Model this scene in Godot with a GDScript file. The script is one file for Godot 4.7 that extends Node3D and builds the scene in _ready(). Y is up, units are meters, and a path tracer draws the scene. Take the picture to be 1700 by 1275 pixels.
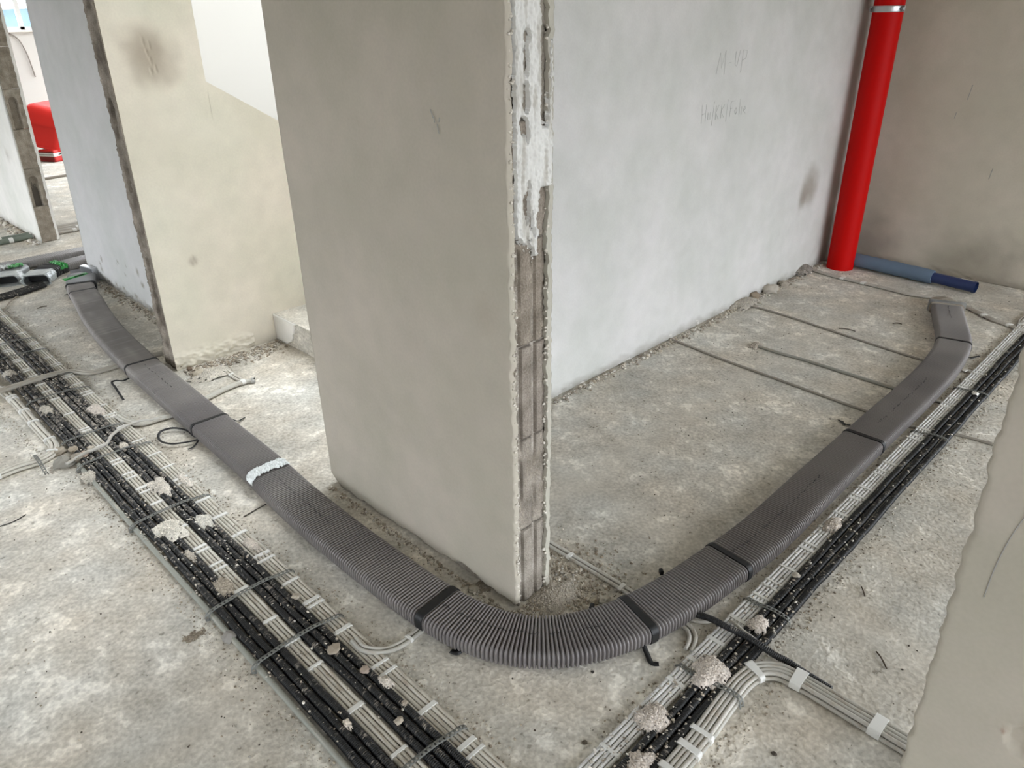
extends Node3D
# A building site corridor: ribbed flat ventilation ducts, hose runs and cable bundles on a bare concrete floor.
# World: x runs to the right and away, -z to the left and away, y up, metres.

var counts := {}
var rng := RandomNumberGenerator.new()
var fine := FastNoiseLite.new()
var soft := FastNoiseLite.new()
var M := {}


func lin(r: float, g: float, b: float) -> Color:
	return Color(r / 255.0, g / 255.0, b / 255.0).srgb_to_linear()


# ---------------------------------------------------------------- naming

func put(called: String, o: Node3D, parent: Node = self) -> Node3D:
	var key := str(parent.get_instance_id()) + called
	var n: int = counts.get(key, 0)
	counts[key] = n + 1
	o.name = called if n == 0 else "%s_%03d" % [called, n]
	parent.add_child(o, true)
	return o


func tag(o: Node3D, label: String, category := "", group := "", kind := "") -> Node3D:
	o.set_meta("label", label)
	if category: o.set_meta("category", category)
	if group: o.set_meta("group", group)
	if kind: o.set_meta("kind", kind)
	return o


func thing(called: String, label: String, category: String, at := Vector3.ZERO, group := "") -> Node3D:
	var o := Node3D.new()
	put(called, o)
	o.position = at
	return tag(o, label, category, group)


func obj(called: String, mesh: Mesh, mat: Material, parent: Node = self) -> MeshInstance3D:
	var o := MeshInstance3D.new()
	o.mesh = mesh
	o.material_override = mat
	put(called, o, parent)
	if parent != self and parent is Node3D:
		var p := parent as Node3D
		var off := Vector3.ZERO
		while p != self:
			off += p.position
			p = p.get_parent()
		o.position = -off      # shapes are written in room coordinates
	return o


func struct(called: String, mesh: Mesh, mat: Material, label: String) -> MeshInstance3D:
	var o := obj(called, mesh, mat)
	tag(o, label, "", "", "structure")
	return o


# ---------------------------------------------------------------- shapes

func grid(P: PackedVector3Array, ni: int, nj: int, wrap: bool, C := PackedColorArray(), skip := PackedByteArray(), caps := false) -> ArrayMesh:
	var N := PackedVector3Array()
	N.resize(P.size())
	for i in ni:
		var up := mini(i + 1, ni - 1) * nj
		var dn := maxi(i - 1, 0) * nj
		var row := i * nj
		for j in nj:
			var jn := j + 1
			var jp := j - 1
			if wrap:
				jn = jn % nj
				jp = (jp + nj) % nj
			else:
				jn = mini(jn, nj - 1)
				jp = maxi(jp, 0)
			N[row + j] = (P[up + j] - P[dn + j]).cross(P[row + jn] - P[row + jp]).normalized()
	var I := PackedInt32Array()
	var nq := nj if wrap else nj - 1
	var masked := skip.size() > 0
	for i in ni - 1:
		for j in nq:
			if masked and skip[i * nj + j]:
				continue
			var a := i * nj + j
			var b := (i + 1) * nj + j
			var c := i * nj + (j + 1) % nj
			var d := (i + 1) * nj + (j + 1) % nj
			I.append_array([a, c, b, b, c, d])
	if caps and wrap:
		for e in 2:
			var row := 0 if e == 0 else (ni - 1) * nj
			var mid := Vector3.ZERO
			for j in nj:
				mid += P[row + j]
			mid /= nj
			var nrm := (P[0] - P[nj]).normalized() if e == 0 else (P[row] - P[row - nj]).normalized()
			var base := P.size()
			P.append(mid); N.append(nrm)
			if C.size(): C.append(C[row])
			for j in nj:
				P.append(P[row + j]); N.append(nrm)
				if C.size(): C.append(C[row + j])
			for j in nj:
				if e == 0: I.append_array([base, base + 1 + (j + 1) % nj, base + 1 + j])
				else: I.append_array([base, base + 1 + j, base + 1 + (j + 1) % nj])
	var arr := []
	arr.resize(Mesh.ARRAY_MAX)
	arr[Mesh.ARRAY_VERTEX] = P
	arr[Mesh.ARRAY_NORMAL] = N
	arr[Mesh.ARRAY_INDEX] = I
	if C.size(): arr[Mesh.ARRAY_COLOR] = C
	var m := ArrayMesh.new()
	m.add_surface_from_arrays(Mesh.PRIMITIVE_TRIANGLES, arr)
	return m


func smooth_path(pts: Array, ds: float) -> PackedVector3Array:
	var dense := PackedVector3Array()
	var n := pts.size()
	for k in n - 1:
		var p0: Vector3 = pts[maxi(k - 1, 0)]
		var p1: Vector3 = pts[k]
		var p2: Vector3 = pts[k + 1]
		var p3: Vector3 = pts[mini(k + 2, n - 1)]
		var t0 := 0.0
		var t1 := t0 + sqrt(maxf(p0.distance_to(p1), 0.0001))
		var t2 := t1 + sqrt(maxf(p1.distance_to(p2), 0.0001))
		var t3 := t2 + sqrt(maxf(p2.distance_to(p3), 0.0001))
		if k == 0:
			p0 = p1 * 2.0 - p2; t1 = sqrt(p0.distance_to(p1)); t2 = t1 * 2.0; t3 = t2 + sqrt(maxf(p2.distance_to(p3), 0.0001))
		if k == n - 2:
			p3 = p2 * 2.0 - p1; t3 = t2 + (t2 - t1)
		for s in 24:
			var t := lerpf(t1, t2, s / 24.0)
			var a1 := p0 * ((t1 - t) / (t1 - t0)) + p1 * ((t - t0) / (t1 - t0))
			var a2 := p1 * ((t2 - t) / (t2 - t1)) + p2 * ((t - t1) / (t2 - t1))
			var a3 := p2 * ((t3 - t) / (t3 - t2)) + p3 * ((t - t2) / (t3 - t2))
			var b1 := a1 * ((t2 - t) / (t2 - t0)) + a2 * ((t - t0) / (t2 - t0))
			var b2 := a2 * ((t3 - t) / (t3 - t1)) + a3 * ((t - t1) / (t3 - t1))
			dense.append(b1 * ((t2 - t) / (t2 - t1)) + b2 * ((t - t1) / (t2 - t1)))
	dense.append(pts[n - 1])
	var out := PackedVector3Array()
	var total := 0.0
	for k in dense.size() - 1:
		total += dense[k].distance_to(dense[k + 1])
	var steps := maxi(2, int(round(total / ds)))
	var step := total / steps
	var want := 0.0
	var done := 0.0
	for k in dense.size() - 1:
		var l := dense[k].distance_to(dense[k + 1])
		while want <= done + l + 0.000001 and out.size() <= steps:
			out.append(dense[k].lerp(dense[k + 1], clampf((want - done) / maxf(l, 0.000001), 0, 1)))
			want += step
		done += l
	return out


func tangent(path: PackedVector3Array, i: int) -> Vector3:
	return (path[mini(i + 1, path.size() - 1)] - path[maxi(i - 1, 0)]).normalized()


func shifted(path: PackedVector3Array, side: float, lift: float, wander := 0.0, salt := 0.0) -> PackedVector3Array:
	var out := PackedVector3Array()
	for i in path.size():
		var s := tangent(path, i).cross(Vector3.UP).normalized()
		var w := 0.0
		var v := 0.0
		if wander > 0.0:
			w = soft.get_noise_3d(path[i].x * 70.0, salt * 91.0, path[i].z * 70.0) * wander
			v = absf(soft.get_noise_3d(path[i].x * 90.0, salt * 57.0 + 400.0, path[i].z * 90.0)) * wander * 0.5
		out.append(path[i] + s * (side + w) + Vector3.UP * (lift + v))
	return out


func circle(r: float, n: int) -> PackedVector2Array:
	var out := PackedVector2Array()
	for k in n:
		out.append(Vector2.from_angle(TAU * k / n) * r)
	return out


func rounded(hw: float, hh: float, r: float, per := 5) -> PackedVector2Array:
	var out := PackedVector2Array()
	for q in 4:
		var c := Vector2((hw - r) * [1, -1, -1, 1][q], (hh - r) * [1, 1, -1, -1][q])
		for k in per:
			out.append(c + Vector2.from_angle(PI / 2 * q + PI / 2 * k / (per - 1)) * r)
		if q == 0 or q == 2:      # a few points along the wide faces
			var a := out[out.size() - 1]
			for k in [1, 2, 3]:
				out.append(Vector2(lerpf(a.x, -a.x, k / 4.0), a.y))
	return out


# offs: how far each ring stands out along the section's own normals; dust: how much dirt lies on it
func sweep(path: PackedVector3Array, sec: PackedVector2Array, offs := PackedFloat32Array(), color := Color.WHITE, dust := 0.0, dirt := Color.WHITE, caps := true, grain := 1.0, far_dust := 0.0) -> ArrayMesh:
	var nj := sec.size()
	var sn := PackedVector2Array()
	for j in nj:
		var d := sec[(j + 1) % nj] - sec[(j - 1 + nj) % nj]
		sn.append(Vector2(d.y, -d.x).normalized())
	var P := PackedVector3Array()
	var C := PackedColorArray()
	P.resize(path.size() * nj)
	C.resize(path.size() * nj)
	var has := offs.size() > 0
	for i in path.size():
		var t := tangent(path, i)
		var s := t.cross(Vector3.UP).normalized()
		var u := s.cross(t)
		var o := offs[i] if has else 0.0
		var row := i * nj
		for j in nj:
			var q := sec[j] + sn[j] * o
			var p := path[i] + s * q.x + u * q.y
			P[row + j] = p
			if dust > 0.0:
				var f := fine.get_noise_3dv(p * (900.0 * grain)) + soft.get_noise_3dv(p * 420.0) * 0.9
				var k := clampf((f * 1.6 + dust * 2.0 + far_dust * clampf((-p.z - 1.9) / 1.2, 0.0, 1.0) - 1.75 + sn[j].y * 0.5) * 1.6, 0.0, 1.0)
				C[row + j] = color.lerp(dirt, k * (0.75 if sn[j].y > -0.2 else 0.2))
			else:
				C[row + j] = color
	return grid(P, path.size(), nj, true, C, PackedByteArray(), caps)


func ribs(n: int, per: int, deep: float) -> PackedFloat32Array:
	# a narrow groove, then a rounded rib
	var out := PackedFloat32Array()
	for i in n:
		var k := i % per
		if per >= 6: out.append([-deep, -deep, -deep * 0.14, 0.0, 0.0, -deep * 0.14][k])
		elif per == 4: out.append([-deep, -deep * 0.3, 0.0, -deep * 0.3][k])
		else: out.append([-deep, 0.0, 0.0, 0.0, 0.0][k])
	return out


# f(s, t) gives a point of the front; edges are turned back by `skirt` against the normal n. hole(s, t) leaves cells out.
func surf(f: Callable, ns: int, nt: int, skirt := 0.0, n := Vector3.UP, colors = null, hole = null) -> ArrayMesh:
	var e := 1 if skirt > 0.0 else 0
	var ni := ns + 1 + 2 * e
	var nj := nt + 1 + 2 * e
	var P := PackedVector3Array()
	P.resize(ni * nj)
	var C := PackedColorArray()
	if colors != null: C.resize(ni * nj)
	var skip := PackedByteArray()
	for i in ni:
		var s := clampf(float(i - e) / ns, 0, 1)
		for j in nj:
			var t := clampf(float(j - e) / nt, 0, 1)
			var p: Vector3 = f.call(s, t)
			if e and (i == 0 or j == 0 or i == ni - 1 or j == nj - 1):
				p -= n * skirt
			P[i * nj + j] = p
			if colors != null: C[i * nj + j] = colors.call(s, t, p)
	if hole != null:
		skip.resize(ni * nj)
		for i in ni - 1:
			for j in nj - 1:
				skip[i * nj + j] = 1 if hole.call((i - e + 0.5) / ns, (j - e + 0.5) / nt) else 0
		for i in range(1, ni - 1):
			for j in range(1, nj - 1):
				if skip[i * nj + j] or skip[(i - 1) * nj + j] or skip[i * nj + j - 1] or skip[(i - 1) * nj + j - 1]:
					P[i * nj + j] -= n * skirt
	return grid(P, ni, nj, false, C, skip)


class Boxes:
	var st := SurfaceTool.new()
	func _init() -> void:
		st.begin(Mesh.PRIMITIVE_TRIANGLES)
	func add(lo: Vector3, hi: Vector3, c := 0.0) -> Boxes:
		if c <= 0.0:
			var F := [[Vector3(1, 0, 0), [1, 5, 7, 3]], [Vector3(-1, 0, 0), [4, 0, 2, 6]], [Vector3(0, 1, 0), [2, 3, 7, 6]], [Vector3(0, -1, 0), [0, 4, 5, 1]], [Vector3(0, 0, 1), [4, 6, 7, 5]], [Vector3(0, 0, -1), [0, 1, 3, 2]]]
			for f in F:
				var q: Array = f[1]
				var v := []
				for k in q:
					v.append(Vector3(hi.x if k & 1 else lo.x, hi.y if k & 2 else lo.y, hi.z if k & 4 else lo.z))
				var nrm: Vector3 = f[0]
				if (v[1] - v[0]).cross(v[2] - v[0]).dot(nrm) > 0.0:
					v.reverse()
				st.set_normal(nrm)
				for k in [0, 1, 2, 0, 2, 3]:
					st.add_vertex(v[k])
		return self
	func mesh() -> ArrayMesh:
		return st.commit()


func slab(lo: Vector3, hi: Vector3) -> ArrayMesh:
	return Boxes.new().add(lo, hi).mesh()


# a box with rounded edges: a rounded section swept up a short way, its ends drawn in
func soft_box(center: Vector3, half: Vector3, r: float, yaw := 0.0) -> ArrayMesh:
	var ax := Vector3(cos(yaw), 0, -sin(yaw))
	var path := PackedVector3Array()
	var off := PackedFloat32Array()
	for k in [[-1.0, -r], [-1.0, -r * 0.6], [-1.0 + 0.3 * r / half.x, -r * 0.25], [-1.0 + r / half.x, 0.0], [1.0 - r / half.x, 0.0], [1.0 - 0.3 * r / half.x, -r * 0.25], [1.0, -r * 0.6], [1.0, -r]]:
		path.append(center + ax * (half.x * k[0]))
		off.append(k[1])
	for k in path.size():     # keep neighbours apart so that the tangent stays true
		path[k] += ax * (k * 0.00002)
	return sweep(path, rounded(half.z, half.y, minf(r, half.y * 0.9), 4), off, Color.WHITE, 0.0, Color.WHITE, true)


func lump_shape(salt: int, rough := 0.35, flat := 0.75, nu := 8, nv := 12) -> ArrayMesh:
	var f := func(s: float, t: float) -> Vector3:
		var lat := (s - 0.5) * PI
		var d := Vector3(cos(lat) * cos(t * TAU), sin(lat), cos(lat) * sin(t * TAU))
		if t > 0.9999: d = Vector3(cos(lat), sin(lat), 0)
		var k := 1.0 + rough * (soft.get_noise_3dv(d * 22.0 + Vector3.ONE * salt * 37.0) + 0.4 * fine.get_noise_3dv(d * 5.0 + Vector3.ONE * salt * 11.0))
		return d * k * Vector3(1, flat, 1)
	return surf(f, nu, nv)


# a ribbon lying on a path: width across, thickness up; holes every `pitch` when perforated
func strip(path: PackedVector3Array, width: float, thick: float, perforated := false, pitch := 0.01, up := Vector3.UP, twist := []) -> ArrayMesh:
	var st := SurfaceTool.new()
	st.begin(Mesh.PRIMITIVE_TRIANGLES)
	var d := 0.0
	for i in path.size() - 1:
		var a := path[i]
		var b := path[i + 1]
		var ta := tangent(path, i)
		var tb := tangent(path, i + 1)
		var ua := up
		var ub := up
		if twist.size():
			var x := float(i) / (path.size() - 1) * (twist.size() - 1)
			ua = twist[int(x)].lerp(twist[mini(int(x) + 1, twist.size() - 1)], x - int(x))
			x = float(i + 1) / (path.size() - 1) * (twist.size() - 1)
			ub = twist[mini(int(x), twist.size() - 1)].lerp(twist[mini(int(x) + 1, twist.size() - 1)], x - int(x))
		var sa := ta.cross(ua).normalized()
		var sb := tb.cross(ub).normalized()
		ua = sa.cross(ta); ub = sb.cross(tb)
		var spans := [[-1.0, 1.0]]
		if perforated and fmod(d, pitch) > pitch * 0.5:
			spans = [[-1.0, -0.45], [0.45, 1.0]]
		for sp in spans:
			var c := []
			for e in [[a, sa, ua], [b, sb, ub]]:
				for q in [[sp[0], 0.0], [sp[1], 0.0], [sp[1], 1.0], [sp[0], 1.0]]:
					c.append(e[0] + e[1] * (width * 0.5 * q[0]) + e[2] * (thick * q[1]))
			for q in [[3, 2, 6, 7], [1, 0, 4, 5], [0, 3, 7, 4], [2, 1, 5, 6], [0, 1, 2, 3], [5, 4, 7, 6]]:
				for k in [0, 2, 1, 0, 3, 2]:
					st.add_vertex(c[q[k]])
		d += a.distance_to(b)
	st.generate_normals()
	return st.commit()


# ---------------------------------------------------------------- materials

func mat(color: Color, rough := 0.8, vc := false) -> StandardMaterial3D:
	var m := StandardMaterial3D.new()
	m.albedo_color = color
	m.roughness = rough
	m.vertex_color_use_as_albedo = vc
	return m


func fbm(freq: float, octaves: int, salt: int) -> FastNoiseLite:
	var n := FastNoiseLite.new()
	n.noise_type = FastNoiseLite.TYPE_SIMPLEX_SMOOTH
	n.fractal_type = FastNoiseLite.FRACTAL_FBM
	n.frequency = freq
	n.fractal_octaves = octaves
	n.seed = salt
	return n


func bytes(size: int, freq: float, octaves: int, salt: int) -> PackedByteArray:
	var im := fbm(freq, octaves, salt).get_seamless_image(size, size)
	im.convert(Image.FORMAT_L8)
	return im.get_data()


func world_tex(m: StandardMaterial3D, albedo: Image, height: Image, metres: float, relief_cm: float) -> void:
	albedo.generate_mipmaps()
	m.albedo_texture = ImageTexture.create_from_image(albedo)
	m.uv1_triplanar = true
	m.uv1_world_triplanar = true
	m.uv1_scale = Vector3.ONE / metres
	if relief_cm > 0.0:
		m.heightmap_enabled = true
		m.heightmap_texture = ImageTexture.create_from_image(height)
		m.heightmap_scale = relief_cm


func make_materials() -> void:
	# concrete: pale spilled plaster, brown dirt, grit and trowel marks
	var s := 2048
	var big := bytes(s, 0.0022, 5, 3)
	var mid := bytes(s, 0.009, 5, 8)
	var gri := bytes(s, 0.09, 4, 21)
	var spot := bytes(s, 0.03, 3, 33)
	var tint := bytes(s, 0.004, 3, 40)
	var a := PackedByteArray(); a.resize(s * s * 3)
	var h := PackedByteArray(); h.resize(s * s)
	for i in s * s:
		var v := 194 + (big[i] - 128) * 0.13 + (mid[i] - 128) * 0.13 + (gri[i] - 128) * 0.20 + (spot[i] - 128) * 0.10
		var z := 128.0 + (gri[i] - 128) * 0.3 + (mid[i] - 128) * 0.25
		var pale := mid[i] * 0.55 + spot[i] * 0.45 + (big[i] - 128) * 0.3
		if pale > 160.0:
			var k := minf((pale - 160.0) / 18.0, 1.0)
			v += k * 15.0
			z += k * 42.0
		if spot[i] + gri[i] * 0.35 < 74.0:
			v -= 26.0
			z -= 30.0
		var w := (tint[i] - 128) * 0.03
		a[i * 3] = clampi(int(v + 5.0 + w), 0, 255)
		a[i * 3 + 1] = clampi(int(v - 1.0), 0, 255)
		a[i * 3 + 2] = clampi(int(v - 13.0 - w), 0, 255)
		h[i] = clampi(int(z), 0, 255)
	M.floor = mat(Color.WHITE, 0.9)
	world_tex(M.floor, Image.create_from_data(s, s, false, Image.FORMAT_RGB8, a), Image.create_from_data(s, s, false, Image.FORMAT_L8, h), 3.1, 0.5)
	# skim plaster
	s = 1024
	big = bytes(s, 0.004, 4, 5)
	mid = bytes(s, 0.02, 4, 6)
	gri = bytes(s, 0.2, 3, 7)
	a.resize(s * s * 3); h.resize(s * s)
	for i in s * s:
		var v := 235 + (big[i] - 128) * 0.07 + (mid[i] - 128) * 0.035 + (gri[i] - 128) * 0.03
		a[i * 3] = clampi(int(v), 0, 255)
		a[i * 3 + 1] = clampi(int(v - 2.5 - (big[i] - 128) * 0.015), 0, 255)
		a[i * 3 + 2] = clampi(int(v - 9.0), 0, 255)
		h[i] = clampi(int(128 + (mid[i] - 128) * 0.5 + (gri[i] - 128) * 0.3), 0, 255)
	var pa := Image.create_from_data(s, s, false, Image.FORMAT_RGB8, a)
	var ph := Image.create_from_data(s, s, false, Image.FORMAT_L8, h)
	M.plaster = mat(Color.WHITE, 0.92)
	world_tex(M.plaster, pa, ph, 2.3, 0.0)
	M.shell_block = mat(Color8(96, 90, 82), 0.95)
	M.shell = mat(Color8(205, 202, 196), 0.95)
	M.stained = mat(Color.WHITE, 0.92, true)
	world_tex(M.stained, pa, ph, 2.3, 0.0)
	# block: fired brown grey, streaked
	s = 512
	big = bytes(s, 0.01, 4, 15)
	gri = bytes(s, 0.12, 4, 17)
	a.resize(s * s * 3); h.resize(s * s)
	for i in s * s:
		var v := 150 + (big[i] - 128) * 0.22 + (gri[i] - 128) * 0.2
		a[i * 3] = clampi(int(v + 6), 0, 255)
		a[i * 3 + 1] = clampi(int(v - 2), 0, 255)
		a[i * 3 + 2] = clampi(int(v - 13), 0, 255)
		h[i] = clampi(int(128 + (gri[i] - 128) * 0.6 + (big[i] - 128) * 0.3), 0, 255)
	M.block = mat(Color.WHITE, 0.95, true)
	world_tex(M.block, Image.create_from_data(s, s, false, Image.FORMAT_RGB8, a), Image.create_from_data(s, s, false, Image.FORMAT_L8, h), 0.4, 0.25)
	M.mortar = mat(Color8(196, 186, 172), 0.95, true)
	M.mortar.heightmap_enabled = true
	M.mortar.heightmap_texture = M.block.heightmap_texture
	M.mortar.heightmap_scale = 0.3
	M.mortar.uv1_triplanar = true
	M.mortar.uv1_scale = Vector3.ONE * 9.0
	M.gypsum = mat(Color.WHITE, 0.85, true)
	M.duct = mat(Color.WHITE, 0.42, true)
	M.hose = mat(Color.WHITE, 0.5, true)
	M.cable = mat(Color.WHITE, 0.6, true)
	M.tape = mat(Color8(226, 225, 220), 0.55)
	M.grey_pvc = mat(Color8(150, 152, 146), 0.6)
	M.black = mat(Color8(17, 17, 18), 0.55)
	M.strap = mat(Color8(118, 119, 114), 0.55)
	M.strap.metallic = 0.25
	M.steel = mat(Color8(190, 192, 194), 0.3)
	M.steel.metallic = 0.9
	M.red = mat(Color8(190, 6, 3), 0.5)
	M.red.metallic_specular = 0.25
	M.red_tub = mat(Color8(214, 40, 32), 0.5)
	M.blue_foam = mat(Color8(98, 116, 136), 0.85)
	M.blue_pipe = mat(Color8(32, 48, 92), 0.4)
	M.crumb = mat(Color.WHITE, 0.97, true)
	M.dark = mat(Color8(24, 23, 22), 0.9)
	M.ink = mat(Color8(48, 46, 46), 0.8)
	M.pencil = mat(Color8(164, 163, 159), 0.9)
	M.film = mat(Color8(226, 230, 228), 0.2)
	M.clear = mat(Color(0.9, 0.92, 0.91, 0.5), 0.22)
	M.clear.transparency = BaseMaterial3D.TRANSPARENCY_ALPHA
	M.green = mat(Color8(40, 148, 62), 0.35)
	M.adapter = mat(Color8(118, 118, 119), 0.5)
	M.beige = mat(Color8(150, 142, 130), 0.8)
	M.sky_land = mat(Color8(58, 84, 106), 1.0)
	M.frame = mat(Color8(214, 214, 212), 0.4)
	M.glass = mat(Color(0.95, 0.97, 1.0, 0.06), 0.02)
	M.glass.transparency = BaseMaterial3D.TRANSPARENCY_ALPHA


# ---------------------------------------------------------------- repeated things

# cables laid side by side under tape: rows of [side offset, height] of every cable
func bundle(called: String, label: String, pts: Array, lay: Array, r: float, tapes: Array, tint := Color(0.55, 0.53, 0.48), group := "", ds := 0.02, dust := 0.12, category := "cables") -> Node3D:
	var path := smooth_path(pts, ds)
	if dust > 0.05: dust += 0.22
	var o := thing(called, label, category, Vector3(path[0].x, 0, path[0].z), group)
	var sec := circle(r, 9)
	for k in lay.size():
		var c := tint * (0.9 + 0.1 * fmod(k * 0.618, 1.0) * 2.0)
		obj("cable", sweep(shifted(path, lay[k][0], lay[k][1], 0.0008, k + pts.size()), sec, PackedFloat32Array(), c, dust, lin(165, 152, 136)), M.cable, o)
	var lo := 9.0
	var hi := -9.0
	var top := 0.0
	var bot := 9.0
	for l in lay:
		lo = minf(lo, l[0]); hi = maxf(hi, l[0]); top = maxf(top, l[1]); bot = minf(bot, l[1])
	var band := smooth_path(pts, 0.004)
	for t in tapes:
		var i := clampi(int(t[0] / 0.004), 0, band.size() - 5)
		var w := maxi(3, int(t[1] / 0.004) + 1)
		var cut := band.slice(i, mini(i + w, band.size()))
		var hh := (top - bot) / 2 + r + 0.0014
		obj("tape", sweep(shifted(cut, (lo + hi) / 2, (top + bot) / 2), rounded((hi - lo) / 2 + r + 0.0016, hh, minf(r + 0.001, hh * 0.95), 4)), M.tape, o)
	return o


func even(length: float, gap: float, salt: int) -> Array:
	var out := []
	var x := gap * 0.4
	rng.seed = salt
	while x < length:
		out.append([x, rng.randf_range(0.009, 0.015)])
		if rng.randf() < 0.35:
			out.append([x + rng.randf_range(0.024, 0.036), rng.randf_range(0.008, 0.012)])
		x += gap * rng.randf_range(0.7, 1.35)
	return out


func hose(label: String, pts: Array, r: float, group: String, dust := 0.45, pitch := 0.0054, near := true) -> MeshInstance3D:
	var per := 4 if near else 3
	var path := smooth_path(pts, pitch / per)
	path = shifted(path, 0, 0, 0.004, pts[0].x * 13.0 + pts[0].z * 7.0)
	var o := obj("corrugated_hose", sweep(path, circle(r, 10), ribs(path.size(), per, r * 0.24), lin(24, 24, 25), dust, lin(196, 186, 172), true, 1.0, 0.65 if near else 0.0), M.hose)
	tag(o, label, "hose", group)
	return o


func perforated_strap(label: String, pts: Array, group: String, width := 0.013) -> void:
	var o := obj("perforated_strap", strip(smooth_path(pts, 0.0025), width, 0.0012, true, 0.0125), M.strap)
	tag(o, label, "strap", group)


func at_station(path: PackedVector3Array, p: Vector3) -> int:
	var best := 0
	for i in path.size():
		if path[i].distance_squared_to(p) < path[best].distance_squared_to(p): best = i
	return best


func lump(called: String, label: String, at: Vector3, size: float, salt: int, flat := 0.7, color := Color(0.62, 0.58, 0.52), category := "rubble", group := "") -> MeshInstance3D:
	var m := lump_shape(salt, 0.5, flat, 10, 14)
	var o := obj(called, m, mat(color, 0.95))
	o.scale = Vector3.ONE * size
	o.rotation.y = salt * 1.7
	o.position = at + Vector3.UP * size * flat * 0.55
	tag(o, label, category, group)
	return o


# a heap of dry mortar crumbs: a low mound with a grainy skin
func mound(called: String, label: String, at: Vector3, rx: float, rz: float, high: float, salt: int, tint := Color(0.54, 0.48, 0.42)) -> void:
	var f := func(s: float, t: float) -> Vector3:
		var x := (t - 0.5) * 2.0
		var z := (s - 0.5) * 2.0
		var ang := atan2(z, x)
		var edge := 1.0 + 0.45 * soft.get_noise_2d(cos(ang) * 14.0 + salt * 50.0, sin(ang) * 14.0)
		var d := sqrt(x * x + z * z) / edge
		var p := at + Vector3(x * rx, 0, z * rz)
		var hgt := maxf(0.0, 1.0 - d * d) * high
		hgt += (fine.get_noise_3dv(p * 1500.0) * 0.5 + soft.get_noise_3dv(p * 1100.0)) * 0.07 * minf(high, 0.02) * (1.0 if d < 1.0 else 0.0)
		p.y += maxf(hgt, -0.004) - (0.006 if d >= 1.0 else 0.0)
		return p
	var c := func(_s: float, _t: float, p: Vector3) -> Color:
		return tint * (1.0 + 0.45 * fine.get_noise_3dv(p * 1300.0) + 0.3 * soft.get_noise_3dv(p * 300.0))
	var hole := func(s: float, t: float) -> bool:
		var x := (t - 0.5) * 2.0
		var z := (s - 0.5) * 2.0
		var ang := atan2(z, x)
		return sqrt(x * x + z * z) > (1.06 - 0.5 * maxf(0.0, fine.get_noise_3d(x * 7.0, z * 7.0, salt * 3.0))) * (1.0 + 0.45 * soft.get_noise_2d(cos(ang) * 14.0 + salt * 50.0, sin(ang) * 14.0))
	var nx := clampi(int(rx * 2.0 / 0.0022), 12, 70)
	var nz := clampi(int(rz * 2.0 / 0.0022), 12, 70)
	var o := obj(called, surf(f, nz, nx, 0.0, Vector3.UP, c, hole), M.hose)
	o.material_override = M.crumb
	tag(o, label, "rubble")
	var mm := MultiMesh.new()
	mm.transform_format = MultiMesh.TRANSFORM_3D
	mm.use_colors = true
	mm.mesh = lump_shape(salt + 500, 0.6, 0.8, 4, 6)
	rng.seed = salt * 17 + 3
	var places := []
	for k in int(clampf(rx * rz * 160000.0, 60.0, 700.0)):
		var s := clampf(rng.randfn(0.5, 0.2), 0.06, 0.94)
		var q := clampf(rng.randfn(0.5, 0.2), 0.06, 0.94)
		if hole.call(s, q) and rng.randf() < 0.8: continue
		var p: Vector3 = f.call(s, q)
		p.y = maxf(p.y, at.y)
		places.append(p)
	mm.instance_count = places.size()
	for k in places.size():
		var sz := lerpf(0.0009, 0.0042, pow(rng.randf(), 2.0))
		mm.set_instance_transform(k, Transform3D(Basis.from_euler(Vector3(rng.randf() * 6, rng.randf() * 6, 0)).scaled(Vector3(sz, sz * 0.8, sz * 1.2)), places[k]))
		mm.set_instance_color(k, tint * rng.randf_range(0.85, 1.35))
	var cr := MultiMeshInstance3D.new()
	cr.multimesh = mm
	cr.material_override = M.crumb
	put("crumbs", cr, o)
	tag(cr, "loose crumbs on the heap", "", "", "stuff")


# ---------------------------------------------------------------- the setting

func wall_color(base: Color, stains: Array, dirty_foot: float) -> Callable:
	return func(_s: float, _t: float, p: Vector3) -> Color:
		var c := base * (1.0 + 0.05 * soft.get_noise_3dv(p * 22.0))
		var foot := clampf(1.0 - (p.y + 0.02 * soft.get_noise_3dv(p * 260.0)) / 0.05, 0.0, 1.0) * dirty_foot
		c = c.lerp(Color(0.36, 0.32, 0.27), foot * 0.6)
		for q in stains:
			var d: float = p.distance_to(q[0]) / q[1] + 0.35 * soft.get_noise_3dv(p * 150.0)
			c = c.lerp(q[2], smoothstep(0.0, 1.0, clampf(1.15 - d * 0.8, 0.0, 1.0)) * q[3])
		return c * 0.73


# a plastered face across x (normal +z) or across z (normal -x), slightly uneven
func face_z(x0: float, x1: float, y0: float, y1: float, z: float, cell: float, salt: float, dents := []) -> Callable:
	return func(s: float, t: float) -> Vector3:
		var p := Vector3(lerpf(x0, x1, s), lerpf(y0, y1, t * t if y0 < 0.1 else t), z)
		p.z += 0.002 * soft.get_noise_3d(p.x * 40.0, p.y * 40.0, salt * 70.0)
		if p.y < 0.06: p.z += 0.010 * soft.get_noise_3d(p.x * 500.0, p.y * 700.0, salt) * (1.0 - p.y / 0.06)
		for d in dents:
			var k: float = Vector2(p.x - d[0], (p.y - d[1]) * 0.7).length() / d[2]
			if k < 1.0: p.z -= d[3] * (1.0 - k * k)
		return p


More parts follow.
